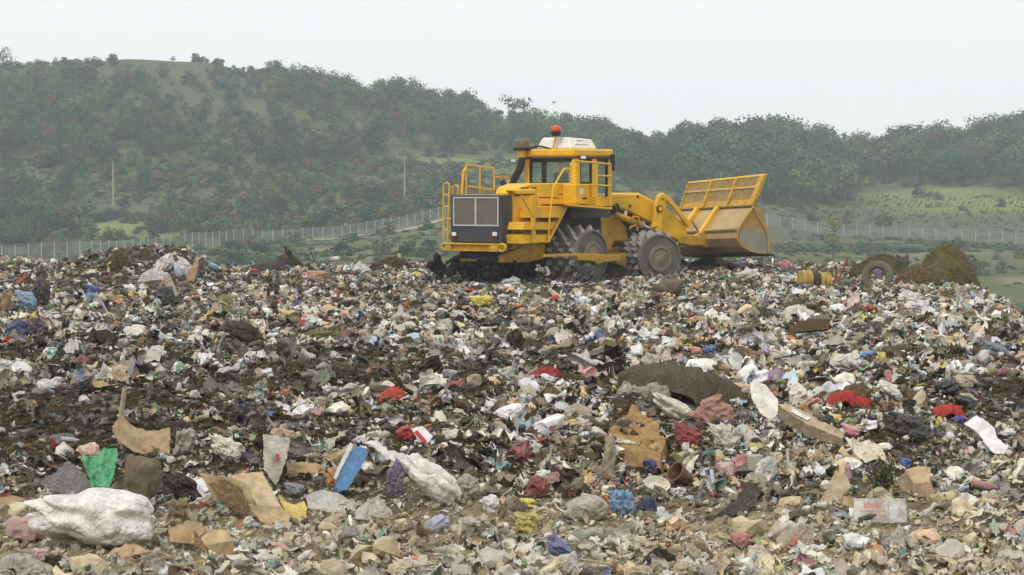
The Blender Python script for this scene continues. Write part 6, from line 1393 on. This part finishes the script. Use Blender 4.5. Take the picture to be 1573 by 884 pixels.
# --- the 300 or so next largest pieces of each kind, singled out by the neighbour they lie beside
REFS = [(o['label'], o.location.copy()) for o in COL.objects if o.parent is None and 'label' in o and 'category' in o and o.location.y < 80 and o['category'] in ('sack', 'bag', 'box', 'board', 'clothing', 'carpet', 'tyre', 'drum', 'compactor', 'grass heap', 'cloth', 'bucket', 'panel', 'cardboard', 'pipe')]
SHORT = {}
for lb_, loc in REFS:
    w_ = lb_.split(); cut = next((i for i, q in enumerate(w_) if i > 1 and q in ('lying', 'at', 'on', 'in', 'behind', 'hanging', 'beside', 'under', 'left', 'right', 'above', 'below', 'with', 'over', 'of', 'jutting', 'slumped', 'crumpled', 'spread', 'near', 'flattened', 'across', 'leaning', 'standing', 'tucked', 'sloping', 'humped', 'half', 'arching', 'strung', 'draped', 'right,', 'exposed')), min(5, len(w_))); SHORT[lb_] = ' '.join(w_[:cut])
CN = {(228, 226, 220): 'white', (196, 192, 184): 'pale grey', (150, 142, 128): 'grey-beige', (66, 66, 68): 'black', (150, 180, 204): 'light blue', (62, 92, 164): 'blue', (176, 54, 48): 'red', (208, 146, 144): 'pink', (80, 138, 96): 'green', (214, 188, 70): 'yellow', (186, 158, 118): 'tan', (200, 112, 60): 'orange', (132, 118, 98): 'brown-grey'}
SPEC = [  # name, phrase, category, group, count, mesh makers, material, size range, colour weights
 ('plastic_bag', 'crumpled plastic bag', 'bag', 'crumpled plastic bags strewn over the waste', 290, [bag_shape(900+s, 3, .32, .7, s % 3) for s in range(8)], M_FILM, (.16, .42), [9, 7, 6, 2.4, .9, .35, .45, .7, .3, .5, .6, .15, 3]),
 ('plastic_scrap', 'torn plastic sheet scrap', 'plastic sheet', 'torn scraps of plastic sheet', 280, [sheet_shape(940+s, 15, .2, .7, .3, .7) for s in range(8)], M_FILM, (.16, .46), [6, 7, 7, 2, 1, .6, .5, .8, .4, .5, .6, .2, 3]),
 ('rag', 'dirty cloth rag', 'rag', 'dirty rags trodden into the waste', 200, [sheet_shape(980+s, 16, .24, .55, .35, 1.0) for s in range(6)], M_CLOTH, (.16, .45), [1.5, 3, 7, 3, .8, 1, 1, 1, .4, .2, 2, .5, 6]),
 ('plastic_bottle', 'empty plastic bottle', 'bottle', 'empty bottles in the waste', 150, [(bottle_mb(12, .14).V, bottle_mb(12, .14).F), (bottle_mb(12, .19).V, bottle_mb(12, .19).F)], M_HARD, (.16, .28), [4, 3, 2, .2, 2, .6, .4, .3, 1.2, .3, .3, .2, 1]),
 ('cardboard_piece', 'torn piece of cardboard', 'cardboard', 'torn pieces of cardboard in the waste', 170, [flat_card(1020+s) for s in range(5)], M_CARD, (.16, .42), [1, 1, 2, 0, 0, 0, .1, .2, 0, .2, 8, .4, 4]),
 ('food_tub', 'round plastic tub', 'tub', 'plastic tubs and cups in the waste', 80, [(cup_mb().V, cup_mb().F), (lid_mb().V, lid_mb().F)], M_HARD, (.10, .2), [5, 3, 2, .3, 1, 1, .8, .5, .5, .5, .3, .6, 1]),
 ('tin_can', 'small tin can', 'can', 'tin cans in the waste', 40, [(can_mb().V, can_mb().F)], M_HARD, (.11, .16), [2, 4, 2, .2, .5, .5, 1, 0, .3, .3, .5, .2, 1]),
 ('carton', 'crushed little carton', 'carton', 'crushed cartons in the waste', 70, [(box_mb(s).V, box_mb(s).F) for s in (1, 2, 3)], M_CARD, (.12, .26), [4, 2, 1, 0, 1, .6, .6, .5, .3, .5, 4, .5, 1]),
 ('stick', 'broken stick', 'stick', 'broken sticks and laths in the waste', 80, [(m_.V, m_.F) for m_ in (MB().tube([(-.5, 0, 0), (-.1, .03, .04), (.5, -.02, .02)], .022, 5), MB().box((0, 0, 0), (1, .06, .03)))], M_CARD, (.3, .8), [.6, 1, 3, .4, 0, 0, .2, .4, 0, 0, 5, .2, 5])]
r = np.random.default_rng(2024); cols = list(CN.items()); used_lb = {}
for (nm, phrase, cat, grp, cnt, shapes, mat_, (s0, s1), wts) in SPEC:
    mes = [mesh(nm, V, F, mat_, len(F) > 500 and mat_ is M_FILM and False) for V, F in shapes]; wts = np.array(wts)/sum(wts); k = 0; tries = 0
    while k < cnt and tries < cnt*8:
        tries += 1; D = 16.5+(r.uniform()**1.25)*56; px = r.uniform(-30, 1603); x = (px-CX)/FX*D
        if 660 < px < 1060 and D > 64: continue
        if any((x-ex)**2+(D-ey)**2 < (er+.12)**2 for ex, ey, er in EXCL): continue
        z = float(H(x, D)); py = 300-(z-CH)/D*FX
        if py > 900: continue
        if px < 950 and 23 < D < 33 and r.uniform() < .55: continue
        k += 1; size = s0*(s1/s0)**(r.uniform()**1.3)*np.interp(D, [17, 30, 45, 70], [.85, .72, .8, .95]); (c, cn) = cols[r.choice(len(cols), p=wts)]
        o = bpy.data.objects.new(nm, mes[r.integers(len(mes))]); o.location = (x, D, z+size*.12); o.rotation_euler = (r.normal(0, .35), r.normal(0, .35), r.uniform(0, 6.28)); o.scale = (size*r.uniform(.8, 1.2), size*r.uniform(.75, 1.15), size*r.uniform(.8, 1.3))
        if nm == 'stick': o.rotation_euler = (r.normal(0, .2), r.normal(.1, .35), r.uniform(0, 6.28)); o.scale = (size, size, size); o.location.z += .03
        cc = np.array(lin(c))*r.uniform(.8, 1.12); nb = float(np.clip((22-D)/2.2, 0, 1))*.35; cc = cc*(1-nb)+BEIGE*nb; o.color = (*cc, 1); link(o)
        for best in sorted(REFS, key=lambda q: (q[1].x-x)**2+((q[1].y-D)*.5)**2)[:12]:
            dx, dy = x-best[1].x, D-best[1].y; far = math.hypot(dx, dy)
            rel = ('right of' if dx > 0 else 'left of') if abs(dx) > abs(dy) else ('behind' if dy > 0 else 'in front of')
            if far > 1.2: rel = ('farther ' if far > 3 else 'a little ')+('to the right of' if dx > 0 else 'to the left of') if abs(dx) > abs(dy) else ('well ' if far > 3 else 'a little way ')+('behind' if dy > 0 else 'in front of')
            szw = 'big' if size > s0+(s1-s0)*.55 else ('small' if size < s0+(s1-s0)*.2 else 'middling')
            lb_ = ' '.join(' '.join((szw, cn, phrase, rel, 'the', SHORT[best[0]])).split()[:16])
            if lb_ not in USED: break
        USED.add(lb_)
        tag(o, lb_, cat, grp)
# ------------------------------------------------------------ the uncountable litter itself
MIX = dict(bag=3.4, sheet=2.6, twist=3.4, rag=1.5, ribbon=1.5, shard=.8, clod=1, twigs=.8, card=.35, hard=.8)
def scatter_all():
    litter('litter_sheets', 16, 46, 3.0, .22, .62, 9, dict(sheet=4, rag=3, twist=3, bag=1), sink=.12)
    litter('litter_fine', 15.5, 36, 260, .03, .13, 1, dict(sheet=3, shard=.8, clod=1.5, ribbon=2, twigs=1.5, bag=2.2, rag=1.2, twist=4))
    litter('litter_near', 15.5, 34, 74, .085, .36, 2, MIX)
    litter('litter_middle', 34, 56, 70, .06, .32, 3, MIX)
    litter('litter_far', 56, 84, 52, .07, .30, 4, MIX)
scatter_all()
# ------------------------------------------------------------ the haze
hm = bpy.data.materials.new('haze'); hm.use_nodes = True; ht = hm.node_tree; ht.nodes.clear()
pv = ht.nodes.new('ShaderNodeVolumePrincipled'); pv.inputs['Color'].default_value = (.82, .93, 1.0, 1); pv.inputs['Density'].default_value = .00053
hout = ht.nodes.new('ShaderNodeOutputMaterial'); ht.links.new(pv.outputs[0], hout.inputs['Volume'])
hz = MB().box((0, 0, 30), (2800, 2800, 80)).build('haze', hm); tag(hz, kind='stuff')
